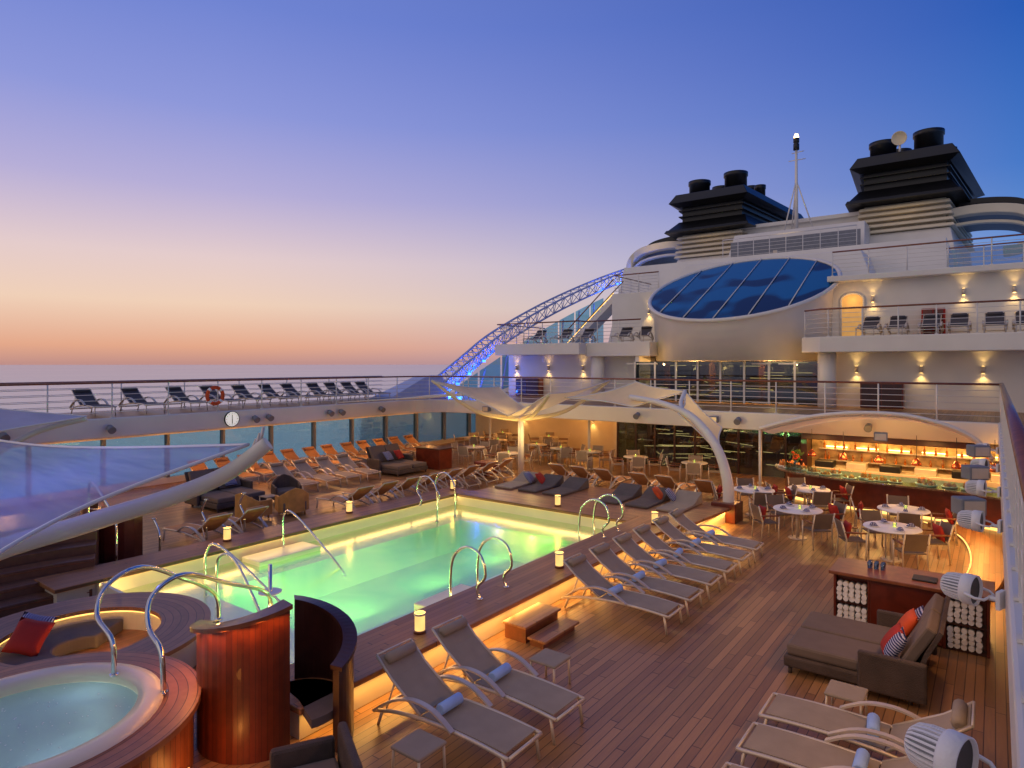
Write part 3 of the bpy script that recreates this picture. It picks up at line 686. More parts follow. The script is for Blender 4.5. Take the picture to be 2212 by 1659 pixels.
# ---------------- dining
def table(label,r,top,group):
    e=thing('dining_table',label,'table',(0,0,0),group)
    M().lathe([(0,.72),(r-.03,.72),(r,.735),(r-.01,.755),(0,.757)],0,0,32).o('top',top,e)
    M().cyl(0,0,.03,.72,.04,n=10).cyl(0,0,0,.03,.24,.2,n=20).tube([(.13,0,.03),(.13,0,.72)],.018,6).tube([(-.13,0,.03),(-.13,0,.72)],.018,6).tube([(0,.13,.03),(0,.13,.72)],.018,6).tube([(0,-.13,.03),(0,-.13,.72)],.018,6).o('pedestal',ALU,e)
    return e
def chair(sl,label,group):
    e=thing('dining_chair',label,'chair',(0,0,0),group)
    M().box(-.22,.24,-.23,.23,.43,.46).o('seat',sl,e,.01)
    M().ribbon([(-.2,.5),(-.25,.7),(-.3,.88)],-.22,.22,.02).o('backrest',sl,e)
    for s in (-1,1):
        M().tube([(.22,s*.25,0),(.23,s*.25,.64)],.018,6).o('leg',ALU,e)
        M().tube([(-.24,s*.25,0),(-.2,s*.25,.5),(-.31,s*.25,.9)],.018,6).o('leg',ALU,e)
        M().tube([(.23,s*.25,.645),(-.25,s*.25,.65)],.022,6).o('armrest',WOOD,e)
    return e
tb=table('round white dining table set with plates and a candle',.6,LINEN,'set dining tables')
ch=chair(CUSH,'aluminium dining chair with brown sling seat','dining chairs')
pl=M().lathe([(0,0),(.09,0),(.13,.015),(.125,.02),(.08,.008),(0,.008)],0,0,20).o('dinner_plate',LINEN,label='white dinner plate on a set table',cat='plate',group='dinner plates')
nk=M().loft([(-.09,-.05),(.09,-.03),(.1,.05),(-.08,.05)],0,[(-.02,-.02),(.05,-.01),(.03,.03),(-.03,.02)],.07).o('folded_napkin',STRP,label='folded blue napkin on a dinner plate',cat='napkin',group='folded napkins')
cn=thing('candle_glass','small amber glowing candle glass on a table','candle',(0,0,0),'table candles')
M().lathe([(0,0),(.035,0),(.045,.1),(.04,.1),(.03,.01),(0,.01)],0,0,12).o('holder',GLS,cn); M().cyl(0,0,.012,.09,.03,n=10).o('flame_glow',CAND,cn)
cu=M(); cu.pillow(.4,.4,.13)
sc1=cu.o('seat_cushion',RED,label='red scatter cushion on a chair back',cat='cushion',group='red chair cushions')
first=[True]*6
def place(ob,key,loc,rz,rx=0,ry=0):
    if first[key]: first[key]=False; k=ob
    else:
        k=ob.copy(); C.objects.link(k)
    k.location=loc; k.rotation_euler=(rx,ry,rz); return k
def placeT(e,key,loc,rz):
    if first[key]: first[key]=False; return put(e,loc,rz)
    return clone(e,loc,rz)
for (x,y) in ((-4.1,17.9),(-5.8,19.9),(-4.5,21.0),(-1.9,17.2),(-1.9,19.5)):
    placeT(tb,0,(x,y,0),0); a0_=random.uniform(.2,.8)
    placeT(cn,2,(x+.05,y,.757),0)
    for k in range(4):
        a=a0_+k*pi/2
        placeT(ch,1,(x+.88*math.cos(a),y+.88*math.sin(a),0),a+pi)
        place(pl,3,(x+.4*math.cos(a),y+.4*math.sin(a),.758),0)
        place(nk,4,(x+.4*math.cos(a),y+.4*math.sin(a),.78),a)
        if k%2==0: place(sc1,5,(x+1.0*math.cos(a),y+1.0*math.sin(a),.66),a,0,pi/2-.25)
tg=table('round dining table lit amber under the deck',.5,CREAM,'gallery tables')
cg=chair(SLING,'sling dining chair at a gallery table','gallery chairs')
f0=True
for (x,y) in ((-16.5,21.9),(-19,22.6),(-17.2,25),(-15.6,24.6),(-14.0,24.4),(-19.8,25.4),(-21.5,25.6),(-11.7,24.1),(-9.2,24.0),(-18.5,28),(-21.5,28)):
    if f0: put(tg,(x,y,0))
    else: clone(tg,(x,y,0))
    clone(cn,(x,y,.757)); q=random.uniform(0,1)
    for k in range(4):
        a=q+k*pi/2; l=(x+.75*math.cos(a),y+.75*math.sin(a),0)
        if f0: put(cg,l,a+pi); f0=False
        else: clone(cg,l,a+pi)
# ---------------- lanterns
ln_=thing('lantern','round glowing lantern on the pool coaming','lantern',(0,0,0),'pool coaming lanterns')
M().cyl(0,0,0,.045,.095,n=20).o('base',WOOD,ln_); M().cyl(0,0,.045,.27,.078,n=20).o('glass',LANT,ln_); M().sector(0,0,.068,.09,.27,.3,n=20).o('rim',CREAM,ln_)
lamp('POINT','glow',(0,0,.36),4,(255,190,90),ln_,size=.07)
put(ln_,(-6.95,7.0,.46))
for p in ((-6.95,10.9),(-6.9,15.3),(-10.0,15.6),(-14.0,15.6),(-14.1,11.5),(-14.1,8.0)): clone(ln_,(p[0],p[1],.46))
# ---------------- chrome rails
def tube_thing(label,paths,r=.026,name='grab_rail',cat='handrail',group=None,fl=True):
    p0=Vector(paths[0][0]); e=thing(name,label,cat,p0,group)
    for p in paths:
        M().tube(cr(p,6),r,10).o('rail',CHROME,e)
        for q in (p[0],p[-1]): M().cyl(q[0],q[1],q[2],q[2]+.02,.05,n=12).o('flange',CHROME,e)
    return e
def loop(x,y,dy,sx=1,z=.46,zi=.1,h=.75):
    ps=[]
    for yy in (y,y+dy): ps.append([(x,yy,z),(x-.05*sx,yy,z+.2),(x+.12*sx,yy,z+.42),(x+.02*sx,yy,z+h),(x-.3*sx,yy,z+h+.1),(x-.6*sx,yy,z+h-.12),(x-.68*sx,yy,z+.2),(x-.66*sx,yy,zi)])
    return ps
tube_thing('pair of looped polished steel pool ladder rails',loop(-7.1,8.6,.75),group='pool grab rails')
tube_thing('pair of looped polished steel pool ladder rails',loop(-7.3,13.4,.7),group='pool grab rails')
tube_thing('pair of tall looped steel rails at the far pool corner',loop(-13.2,13.3,.75,-1),group='pool grab rails')
tube_thing('slanted steel handrail into the shallow pool ledge',[[(-13.4,9.0,.1),(-13.4,9.0,.95),(-12.9,9.0,1.0),(-11.4,9.0,.15),(-11.2,9.0,-.05)]],group='pool grab rails')
tube_thing('slanted steel handrail into the pool basin',[[(-12.4,6.6,-.05),(-12.4,6.6,.8),(-12.0,6.7,.95),(-10.4,6.9,.2),(-10.1,6.9,-.05)]],group='pool grab rails')
tube_thing('slanted steel handrail into the pool basin',[[(-11.6,6.4,-.05),(-11.6,6.4,.85),(-11.2,6.5,.9),(-10.0,6.3,.2),(-9.8,6.3,-.05)]],group='pool grab rails')
tube_thing('large swooping steel rails beside the whirlpool steps',[[(-8.4,3.35,.8),(-8.45,3.35,1.2),(-8.75,3.3,1.45),(-8.85,3.45,1.75),(-8.95,3.9,1.85),(-9.3,4.6,1.45),(-9.7,5.3,.95),(-9.75,5.4,.5)],[(-7.5,3.5,.8),(-7.55,3.5,1.25),(-7.85,3.5,1.45),(-8.0,3.6,1.75),(-8.05,4.0,1.9),(-8.4,4.8,1.5),(-8.9,5.7,1.0),(-8.95,5.8,.5)]],r=.03,group='pool grab rails')
pd=thing('pool_shower_pole','slim steel pole with a round white disc','pole',(-9.3,6.0,0))
M().tube([(-9.3,6.0,0),(-9.3,6.0,1.3)],[.04,.03],8).o('pole',CHROME,pd); M().cyl(-9.3,6.0,.85,.87,.18,n=20).o('disc',LINEN,pd)
# ---------------- whirlpool
HZ=-.22
ht=thing('whirlpool','round whirlpool tub with white rim and teak cladding','whirlpool',(-8.1,2.4,0))
M().lathe([(1.02,.72+HZ),(1.04,.95+HZ),(1.0,1.03+HZ),(1.12,1.06+HZ),(1.24,1.04+HZ),(1.26,1.0+HZ)],-8.1,2.4,56).o('rim',TILE,ht)
M().sector(-8.1,2.4,1.255,1.64,.93+HZ,1.0+HZ,n=64).o('surround',radial('surround_teak',(120,72,42),(176,116,74),.1,'LEN'),ht)
CLR=radial('radial_cladding',(124,66,34),(172,102,58),16)
M().sector(-8.1,2.4,1.3,1.56,0,.93+HZ,n=64).o('cladding',CLR,ht)
TUBW=glass('tub_water',(190,215,225),.05,.3,.68,(188,208,216))
M().lathe([(0,.9+HZ),(1.03,.9+HZ)],-8.1,2.4,48).o('water',TUBW,ht); M().lathe([(0,.4+HZ),(.9,.4+HZ),(1.03,.72+HZ)],-8.1,2.4,48).o('bowl',TILE,ht)
for a in (0,2.1,4.2): lamp('POINT','tub_fill',(-8.1+.75*math.cos(a),2.4+.75*math.sin(a),.4),2.4,(190,225,245),ht,size=.06)  # added lamps under the surface to brighten the tub water
mm=M()
for i in range(160):
    a=random.uniform(0,2*pi); r=.95*random.random()**.6; s=random.uniform(.006,.016)
    mm.lathe([(0,.895+HZ+s*.6),(s*.7,.895+HZ+s*.4),(s,.895+HZ)],-8.1+r*math.cos(a),2.4+r*math.sin(a),6)
mm.o('foam',LINEN,ht,kind='stuff')
dla=thing('deck_step_light','small warm recessed light low on the wooden cladding','step light',(0,0,0),'deck step lights')
M().box(-.04,.04,-.03,0,-.02,.02).o('lens',LED,dla); M().box(-.06,.06,-.02,.0,-.035,.035).o('frame',CHROME,dla); lamp('POINT','bulb',(0,-.3,0),5,(255,160,75),dla,size=.08)
put(dla,(-6.55,2.25,.2),pi/2); clone(dla,(-6.85,3.42,.2),pi*.72); clone(dla,(-9.2,3.58,.2),pi*1.2)
# ring lounge
rg=thing('sunken_lounge','round teak sunken lounge with warm lit sofa','sunken lounge',(-10.9,3.9,0))
RNG=radial('curved_teak',(112,74,50),(160,110,76),.11,'LEN')
M().sector(-10.9,3.9,1.05,1.75,.44,.5,n=64).o('bench_top',RNG,rg)
M().sector(-10.9,3.9,1.55,1.68,-.06,.44,n=64).o('outer_wall',CREAM,rg)
M().sector(-10.9,3.9,1.12,1.2,0,.44,n=64).o('inner_wall',CREAM,rg)
M().sector(-10.9,3.9,1.07,1.1,.41,.43,n=64).o('light_strip',LED,rg)
M().cyl(-10.9,3.9,0,.1,1.12,n=48).o('floor',COPE,rg)
M().sector(-10.9,3.9,.35,1.04,.11,.32,2.2,5.3,n=24).o('sofa_seat',GCUSH,rg,.03)
lamp('POINT','lounge_lamp',(-10.6,4.2,.38),13,(255,185,85),rg,size=.06)
def cushion(loc,rot,m,lb,s=.45):
    c=M(); c.pillow(s,s,.16); k=c.o('scatter_cushion',m,label=lb,cat='cushion'); k.location=loc; k.rotation_euler=rot
cushion((-11.25,3.35,.54),(.9,.2,.7),RED,'deep red scatter cushion on the lit lounge sofa',.5)
cushion((-11.42,3.45,.58),(.9,.3,.9),STRP,'dark blue patterned cushion behind a red one',.44)
te=thing('terrace_steps','curved dark teak terrace seating rising beside the pool','steps',(-10.9,3.9,0))
TER=radial('terrace_teak',(84,54,38),(132,88,60),.11,'LEN')
aa,ab=math.radians(157),math.radians(216)
for i in range(4): M().sector(-10.9,3.9,3.0+.42*i,3.0+.42*(i+1)-.004,0,.26+.18*i,aa,ab,30).o('step',TER,te,.012)
M().sector(-10.9,3.9,4.68,7.6,0,.98,aa,ab,30).o('landing',TER,te,.015)
M().sector(-10.9,3.9,4.6,4.72,.985,1.25,math.radians(165),ab,30).o('side_panel',CLR,te)
for i in range(3): M().sector(-10.9,3.9,2.985+.42*i,2.997+.42*i,.2+.18*i,.215+.18*i,aa,ab,30).o('light_strip',WOOD,te)
sb=thing('spa_screen','curved mahogany screen beside the terrace steps','screen',(-15,6.4,0))
M().wall([(-16.8+.9*math.cos(a),6.8-.7*math.sin(a)) for a in [pi*i/12-.2 for i in range(13)]],0,1.2,.08).o('panel',MAHO,sb)
tube_thing('steel handrail beside the terrace steps',[[(-14.7,5.9,.1),(-14.7,5.9,1.2),(-15.1,5.9,1.5),(-16.0,5.9,1.9),(-16.1,5.9,1.0)]],group='pool grab rails')
tube_thing('bent steel rails on the far terrace',[[(-15.4,8.2,0),(-15.4,8.2,.6),(-15.6,8.2,.9),(-15.4,8.2,1.2)],[(-15.4,9.2,0),(-15.4,9.2,.6),(-15.6,9.2,.9),(-15.4,9.2,1.2)],[(-15.4,7.1,0),(-15.4,7.1,.6),(-15.7,7.1,.9)]],group='pool grab rails')
# ---------------- mahogany booth
bo=thing('curved_booth','tall curved mahogany screen booth with inner seat','booth',(-7.26,4.55,0))
def arcp(cx,cy,r,a0,a1,n=20): return [(cx+r*math.cos(math.radians(a0+(a1-a0)*i/n)),cy+r*math.sin(math.radians(a0+(a1-a0)*i/n))) for i in range(n+1)]
A1=arcp(-7.26,4.55,.66,-150,-5); n=len(A1)
h1=[1.26+.42*i/(n-1) for i in range(n)]
M().wall(A1,0,h1,.1).o('outer_screen',SLAT,bo)
M().wall(A1,[z+.002 for z in h1],[z+.055 for z in h1],.24).o('cap',WOOD,bo)
A2=arcp(-6.72,4.72,.6,150,8,24); n=len(A2)
h2=[1.45-.5*(i/(n-1))**1.1 for i in range(n)]
M().wall(A2,0,h2,.09).o('inner_screen',DKMA,bo)
M().wall(A2,[z+.002 for z in h2],[z+.05 for z in h2],.17).o('cap',DKMA,bo)
M().sector(-6.72,4.72,.0,.53,.36,.46,math.radians(-20),math.radians(170),n=24).o('seat',GCUSH,bo)
for i in (2,6,10,14,18):
    a=math.radians(-150+145*i/20)
    lamp('AREA','cap_lamp',(-7.26+.8*math.cos(a),4.55+.8*math.sin(a),h1[i]-.02),1.8,(255,160,75),bo,rot=(0,0,a),size=.05,sy=.4)
ac=thing('armchair','dark woven armchair beside the booth','armchair',(-5.05,3.95,0))
M().box(-5.4,-4.7,3.6,4.25,.2,.42).o('seat',CUSH,ac,.04); M().box(-5.5,-4.6,4.27,4.37,.1,.72).o('backrest',WICK,ac,.04); M().box(-4.65,-4.55,3.6,4.25,.1,.58).o('armrest',WICK,ac,.04); M().box(-5.55,-5.45,3.6,4.25,.1,.58).o('armrest',WICK,ac,.04)
ac.location=(-5.35,3.9,0); ac.rotation_euler=(0,0,-.5)
# ---------------- daybeds
def daybed(label,group):
    e=thing('daybed',label,'daybed',(0,0,0),group)
    M().box(-.98,.7,-.85,.85,.1,.26).o('base',WICK,e,.03)
    for s in (-1,1): M().box(-.95,.66,.02 if s>0 else -.8,.8 if s>0 else -.02,.26,.42).o('seat_cushion',CUSH,e,.04)
    for s in (-1,1):
        M().ribbon([(.5,.42),(.66,.72),(.85,1.05)],.02 if s>0 else -.8,.8 if s>0 else -.02,.14).o('back_cushion',CUSH,e,.03)
    M().ribbon([(.6,.15),(.78,.7),(.95,1.05)],-.86,.86,.05).o('backrest',WICK,e)
    for s in (-1,1): M().box(.0,.8,s*.9-.05,s*.9+.05,.1,.62).o('armrest',WICK,e,.03)
    for x in (-.9,.6):
        for y in (-.78,.78): M().cyl(x,y,0,.1,.03,n=8).o('leg',WICK,e)
    return e
db=daybed('brown double daybed with raised wicker back','daybeds'); put(db,(-1.5,10.8,0))
clone(db,(-20.0,18.8,0),pi,'dark double daybed in the gallery'); clone(db,(-19.8,11.2,0),pi,'dark double daybed in the gallery')
for (x,y,m_,lb) in ((-1.05,11.15,ORNG,'orange scatter cushion leaning on the daybed back'),(-.95,11.35,STRP,'blue striped scatter cushion on the daybed'),(-1.15,10.4,RED,'red scatter cushion lying on the daybed'),(-1.1,10.25,STRP,'blue striped scatter cushion on the daybed')):
    cushion((x,y,.66),(0,-1.0,.2),m_,lb)
for (x,y,m_) in ((-20.3,18.6,STRP),(-20.3,19.2,RED),(-20.3,11.0,STRP),(-20.3,11.6,STRP),(-12.6,17.9,STRP),(-12.2,18.0,RED),(-8.0,18.0,ORNG),(-7.6,18.0,STRP)):
    cushion((x,y,.68),(0,.9,.2 if y>15 else 0),m_,'scatter cushion on dark lounge upholstery')
def arm(wk,label):
    e=thing('wicker_armchair',label,'armchair',(0,0,0),'woven armchairs')
    M().wall([(.35,-.38),(-.2,-.42),(-.42,-.2),(-.45,0),(-.42,.2),(-.2,.42),(.35,.38)],.12,[.55,.6,.78,.85,.78,.6,.55],.07).o('shell',wk,e,.02)
    M().box(-.38,.36,-.34,.34,.14,.42).o('seat_cushion',CUSH,e,.04)
    for x in (-.3,.3):
        for y in (-.3,.3): M().cyl(x,y,0,.14,.025,n=8).o('leg',wk,e)
    return e
put(arm(WICK,'dark woven armchair near the pool'),(-18.6,12.6,0),-.4); q=arm(TWICK,'tan woven tub armchair by the pool'); put(q,(-17.0,11.7,0),2.8); clone(q,(-17.3,10.6,0),1.8)
pb=thing('planter_counter','dark red panelled service counter in the gallery','counter',(-19.6,20.6,0))
M().box(-20.3,-18.9,20.2,21.0,0,.85).o('body',MAHO,pb,.02); M().box(-20.35,-18.85,20.15,21.05,.852,.9).o('top',DKMA,pb,.01)
# ---------------- towel cabinet
tcb=thing('towel_cabinet','mahogany towel cabinet with open shelves of rolled towels','cabinet',(-1.2,12.6,0))
M().box(-2.2,-.1,12.5,13.1,0,.9).box(-2.24,-2.2,12.3,13.1,0,.9).box(-1.72,-1.68,12.3,12.5,0,.9).box(-.66,-.62,12.3,12.5,0,.9).box(-.1,-.06,12.3,13.1,0,.9).o('body',MAHO,tcb,.01)
M().box(-1.68,-.66,12.3,12.48,.03,.88).o('door',MAHO,tcb,.01)
M().box(-2.3,0,12.2,13.16,.902,.96).o('top',WOOD,tcb,.01)
for x0,x1 in ((-2.2,-1.72),(-.62,-.1)):
    for z in (.04,.44): M().box(x0,x1,12.31,12.5,z-.03,z).o('shelf',DKMA,tcb)
M1=None
for x0,x1 in ((-2.2,-1.72),(-.62,-.1)):
    for z in (.04,.44):
        for i in range(5):
            for j in range(4):
                x=x0+.055+i*.092+random.uniform(-.008,.008); zz=z+.045+j*.082+random.uniform(-.004,.004)
                if x>x1-.03: continue
                if M1 is None:
                    M1=M().tube([(x,12.3,zz),(x,12.48,zz)],.042,8).o('rolled_towel',LINEN,tcb); z0_=(x,zz)
                else:
                    k=M1.copy(); C.objects.link(k); k.location=(x-z0_[0],random.uniform(-.02,.02),zz-z0_[1])
for i in range(6):
    k=M().lathe([(0,0),(.03,0),(.035,.1),(.03,.1),(.026,.01),(0,.01)],0,0,12).o('drinking_glass',GLB,label='clear drinking glass on the towel cabinet',cat='glass',group='drinking glasses'); k.location=(-1.75+.1*(i%3),12.75+.11*(i//3),.962)
M().box(-1.1,-.75,12.45,12.75,.962,.985).o('serving_tray',BLACK,bev=.01,label='black tray on the towel cabinet top',cat='tray')
# ---------------- buffet
bf=thing('grill_buffet','curved mahogany grill counter with lit kitchen behind','buffet counter',(-3,22.5,0))
bp=[(v.x,v.y) for v in cr([(-5.9,24.2,0),(-5.5,23.2,0),(-4.4,22.6,0),(-2.6,22.3,0),(-.9,22.2,0),(.5,21.6,0)],6)]
M().wall(bp,.1,.92,.12).o('front_panel',MAHO,bf)
M().wall(bp,.92,.97,.8).o('countertop',mat('counter_stone',(120,96,76),.15,var=.6,sc=14),bf)
M().wall([(a-.02,b_-.36) for a,b_ in bp],.973,1.22,.012).o('glass_guard',GLS,bf)
M().wall(bp,.02,.08,.2).o('light_strip',LED,bf)
M().box(-5.5,2.8,26.2,26.3,0,2.1).o('back_wall',mat('kitchen_tiles',(190,160,115),.3,var=.6,sc=3.5),bf)
M().box(-5.5,1.5,24.6,25.0,1.86,2.1).o('hood',DKMA,bf,.02)
for z in (1.0,1.4): M().box(-5.2,2.4,25.85,26.19,z,z+.03).o('shelf',ALU,bf)
for i in range(7): M().box(-5+i*1.0,-4.3+i*1.0,26.12,26.18,1.47,1.5).o('shelf_light',WARM,bf)
M().box(-5.2,1.5,24.55,25.5,0,.9).o('rear_counter',ALU,bf,.01)
for i in range(6): M().box(-5.1+i*1.0,-4.5+i*1.0,24.7,25.2,.9,1.12).o('oven_unit',ALU if i%2 else BLACK,bf,.02)
for i in range(4):
    lamp('AREA','counter_lamp',(-5+i*1.7,23.8,2.05),48,(255,188,105),bf,rot=(0,0,0),size=.5)
    lamp('POINT','kitchen_lamp',(-4.7+i*1.7,25.6,1.95),24,(255,200,115),bf,size=.05)
hl=thing('heat_lamp','copper pendant heat lamp above the buffet','pendant lamp',(0,0,0),'copper heat lamps')
M().lathe([(.02,.22),(.05,.2),(.13,.06),(.14,0),(.12,0),(.04,.16),(0,.17)],0,0,18).o('shade',COPPER,hl); M().tube([(0,0,.2),(0,0,.9)],.008,5).o('cord',BLACK,hl); M().cyl(0,0,.02,.06,.05,n=10).o('bulb',WARM,hl)
put(hl,(-4.9,23.3,1.45))
for x in (-3.9,-2.9,-1.9,-.9,0): clone(hl,(x,23.0,1.45))
fp=thing('food_platter','white platter heaped with food on the buffet','food platter',(0,0,0),'buffet platters')
M().lathe([(0,0),(.16,0),(.2,.03),(.19,.035),(0,.01)],0,0,20).o('plate',LINEN,fp)
mm=M()
for i in range(14):
    a=random.uniform(0,6.28); r=random.uniform(0,.13); s=random.uniform(.025,.06); mm.lathe([(0,.02+s*1.8),(s*.7,.02+s),(s,.02),(0,.01)],r*math.cos(a),r*math.sin(a),7)
mm.o('food',FOOD,fp)
g1=True
for i in range(20):
    p=bp[3+int(i*1.2)]; l=(p[0]+random.uniform(-.15,.15),p[1]+random.uniform(-.12,.25),.972)
    if g1: put(fp,l); g1=False
    else: clone(fp,l,random.random()*6,sc=(1,1,random.uniform(.8,2.2)))
bt=thing('bottle','glass bottle on the kitchen shelf','bottle',(0,0,0),'kitchen shelf bottles')
M().lathe([(0,0),(.04,0),(.04,.16),(.015,.22),(.015,.28),(0,.28)],0,0,10).o('body',mat('amber_glass',(190,110,40),.1,var=.6,sc=8),bt); M().cyl(0,0,.281,.3,.018,n=8).o('cap',RED,bt)
put(bt,(-5,26.0,1.03))
for i in range(40): clone(bt,(-5+.17*i+random.uniform(-.06,.06),26.0,1.03 if i%2 else 1.43),0,sc=(1,1,random.uniform(.6,1.1)))
fw=thing('flower_vase','vase of orange flowers on the buffet end','flowers',(-5.4,23.3,.97))
M().lathe([(0,.97),(.06,.97),(.09,1.1),(.05,1.25)],-5.4,23.3,14).o('vase',GLB,fw)
mm=M(); m2=M()
for i in range(60):
    a=random.uniform(0,6.28); r=random.uniform(.02,.25); z=1.3+random.uniform(0,.3)-r*.4; x=-5.4+r*math.cos(a); y=23.3+r*math.sin(a)
    if i%3: m2.add([(x,y,z),(x+.05,y+.02,z+.06),(x+.02,y+.06,z+.1),(x-.03,y+.03,z+.05)],[[0,1,2,3]])
    else: mm.lathe([(0,z),(.03,z+.03),(.035,z+.05),(0,z+.06)],x,y,6)
mm.o('blossoms',ORNG,fw); m2.o('leaves',GREEN,fw)
cnp=thing('arched_canopy','arched white fabric canopy over the grill','canopy',(-3,22.8,2.1))
pa=[(-6.1,2.42),(-5.0,2.78),(-4.0,3.0),(-2.9,3.1),(-1.9,3.05),(-1.0,2.8),(-.4,2.45),(-.05,1.95)]
PA=[(v.x,v.z) for v in cr([(a,0,b) for a,b in pa],5)]
mm=M(); G=[]
for k in range(8):
    s=k/7; G.append([(a,21.6+s*2.35-.5*(1-((a+3)/3.1)**2)*(1-s),b-.32*s-.1*math.sin(s*pi)) for a,b in PA])
mm.grid(G).o('fabric',CFAB,cnp)
M().tube([(a,y,b) for (a,y,b) in G[0]],.06,8).o('edge_beam',WHITE,cnp)
M().tube([(a,y+.35,b-.1) for (a,y,b) in G[0]],.03,6).o('lacing_rail',WHITE,cnp)
mm=M()
for k in range(0,len(G[0]),1): a,y,b_=G[0][k]; mm.tube([(a,y,b_),(a,y+.35,b_-.1)],.014,4)
mm.o('lacing',WHITE,cnp)
M().tube([(-6.1,21.62,2.42),(-6.1,21.62,0)],.04,8).o('pole',WHITE,cnp)
lamp('AREA','canopy_lamp',(-3,22.2,2.3),60,(255,185,100),cnp,rot=(0,0,0),size=2.5,sy=.6)
lamp('AREA','canopy_uplight',(-3,23.2,2.15),12,(255,195,110),cnp,rot=(pi,0,0),size=3,sy=.2)
cb_=thing('lit_bench','curved low pale bench with warm lit edge','bench',(-.5,17,0))
bpz=[(v.x,v.y) for v in cr([(-1.6,21.5,0),(-.85,20.6,0),(-.5,19,0),(-.45,17,0),(-.7,15.2,0),(-1.1,13.7,0)],6)]
M().wall([(a+.32,b_) for a,b_ in bpz],.0,.12,.6).o('seat',COPE,cb_)
M().wall(bpz,.07,.09,.03).o('light_strip',LED,cb_)
for i in range(4): lamp('AREA','strip_lamp',(-.3,14.5+i*1.9,.9),20,(255,190,95),cb_,rot=(0,math.radians(10),0),size=.05,sy=1.8)
# ---------------- floodlights on starboard fascia
fd=thing('finned_floodlight','white finned floodlight on a bracket at the deck edge','floodlight',(0,0,0),'deck edge floodlights')
R=Matrix.Rotation(pi/2,4,'Y')
mm=M(); mm.T=R; mm.lathe([(0,-.13),(.06,-.128),(.09,-.1),(.1,-.04),(.1,.05)],0,0,32); mm.o('core',GREYP,fd)
mm=M(); mm.T=R
for i in range(26):
    a=2*pi*i/26; c,s=math.cos(a),math.sin(a); w=.006
    q=[(.03,-.14),(.07,-.135),(.1,-.105),(.114,-.05),(.118,.03),(.096,.03),(.085,-.1),(.03,-.125)]
    v1=[(r*c-s*w,r*s+c*w,z) for r,z in q]; v2=[(r*c+s*w,r*s-c*w,z) for r,z in q]; k=len(q)
    mm.add(v1+v2,[list(range(k)),list(range(k,2*k))]+[[j,(j+1)%k,k+(j+1)%k,k+j] for j in range(k)])
mm.o('cooling_fins',LINEN,fd)
mm=M(); mm.T=R; mm.lathe([(.1,.025),(.126,.025),(.13,.04),(.13,.12),(.12,.12),(.116,.1),(.1,.09)],0,0,32); mm.o('front_hood',LINEN,fd)
mm=M(); mm.T=R; mm.cyl(0,0,.09,.1,.115,n=24).o('lens',BLACK,fd)
M().tube([(.08,-.14,0),(.16,-.15,-.02),(.21,-.1,-.03),(.21,.1,-.03),(.16,.15,-.02),(.08,.14,0)],.012,6).tube([(.21,0,-.03),(.29,0,-.03)],.022,8).box(.28,.31,-.06,.06,-.1,.05).o('bracket',LINEN,fd)
lamp('SPOT','deck_fill',(-.3,0,.1),85,(255,185,110),fd,rot=(0,math.radians(40),0),size=.12,spot=math.radians(150),blend=1)  # added warm fill for the deck, not cast through the dark lens
put(fd,(-.22,3.85,2.57),-.35)
for y in (6.9,9.95,12.6,15.5,18.6): clone(fd,(-.24,y,2.55),random.uniform(-.4,-.1))
sp_=thing('box_speaker','grey box loudspeaker bracketed to the deck edge','speaker',(0,0,0),'deck loudspeakers')
M().box(-.17,.17,-.13,.13,-.12,.12).o('cabinet',GREYP,sp_,.02); M().box(-.14,.14,-.136,-.132,-.09,.09).o('grille',ALU,sp_); M().box(-.03,.03,.13,.3,-.03,.03).o('bracket',WHITE,sp_)
put(sp_,(-.3,11.2,2.5),.6)
for p,r in (((-.28,14.0,2.6),.6),((-.28,16.6,2.7),.6),((-2.6,21.0,2.45),.1),((-19.2,23.75,2.4),.1),((-8.4,23.8,2.45),.1)): clone(sp_,p,r)
cf=thing('deck_spotlight','small dark twin spotlight on the deck fascia','spotlight',(0,0,0),'fascia spotlights')
mm=M(); mm.T=Matrix.Rotation(pi/2,4,'Y')@Matrix.Rotation(.4,4,'Y'); mm.cyl(0,0,-.12,.12,.1,.12,n=16).o('barrel',GREYP,cf)
M().box(-.16,-.1,-.05,.05,-.05,.1).o('bracket',BLACK,cf)
lamp('SPOT','deck_fill',(.2,0,-.05),95,(255,178,98),cf,rot=(0,math.radians(-42),0),size=.1,spot=math.radians(140),blend=1)  # added warm fill for the port and aft deck
put(cf,(-22.8,14.1,2.4))
for y in (6.2,9.0,14.7,17.6,18.2,20.5): clone(cf,(-22.8,y,2.42))
for x in (-17.5,-11.5,-7.5,-3.3): clone(cf,(x,23.8,2.45),-pi/2)
CY=13.2
ck=thing('wall_clock','round white clock with black hands on the deck fascia','clock',(-22.98,CY,2.45))
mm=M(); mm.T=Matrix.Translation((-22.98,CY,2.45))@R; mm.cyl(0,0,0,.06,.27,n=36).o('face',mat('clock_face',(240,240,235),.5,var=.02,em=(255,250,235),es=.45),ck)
mm=M(); mm.T=Matrix.Translation((-22.915,CY,2.45))@R
for i in range(12):
    a=i*pi/6; c,s=math.cos(a),math.sin(a); mm.tube([(c*.19,s*.19,0),(c*.24,s*.24,0)],.009,4)
mm.o('hour_marks',BLACK,ck)
M().box(-22.915,-22.905,CY-.01,CY+.01,2.3,2.62).box(-22.915,-22.903,CY-.01,CY+.015,2.28,2.45).o('hands',BLACK,ck)
mm=M(); mm.T=Matrix.Translation((-22.98,CY,2.45))@R; mm.sector(0,0,.27,.29,0,.075,n=36).o('rim',BLACK,ck)
lr=thing('life_ring','white and orange life ring on the deck railing','life ring',(-23.05,12.6,3.35))
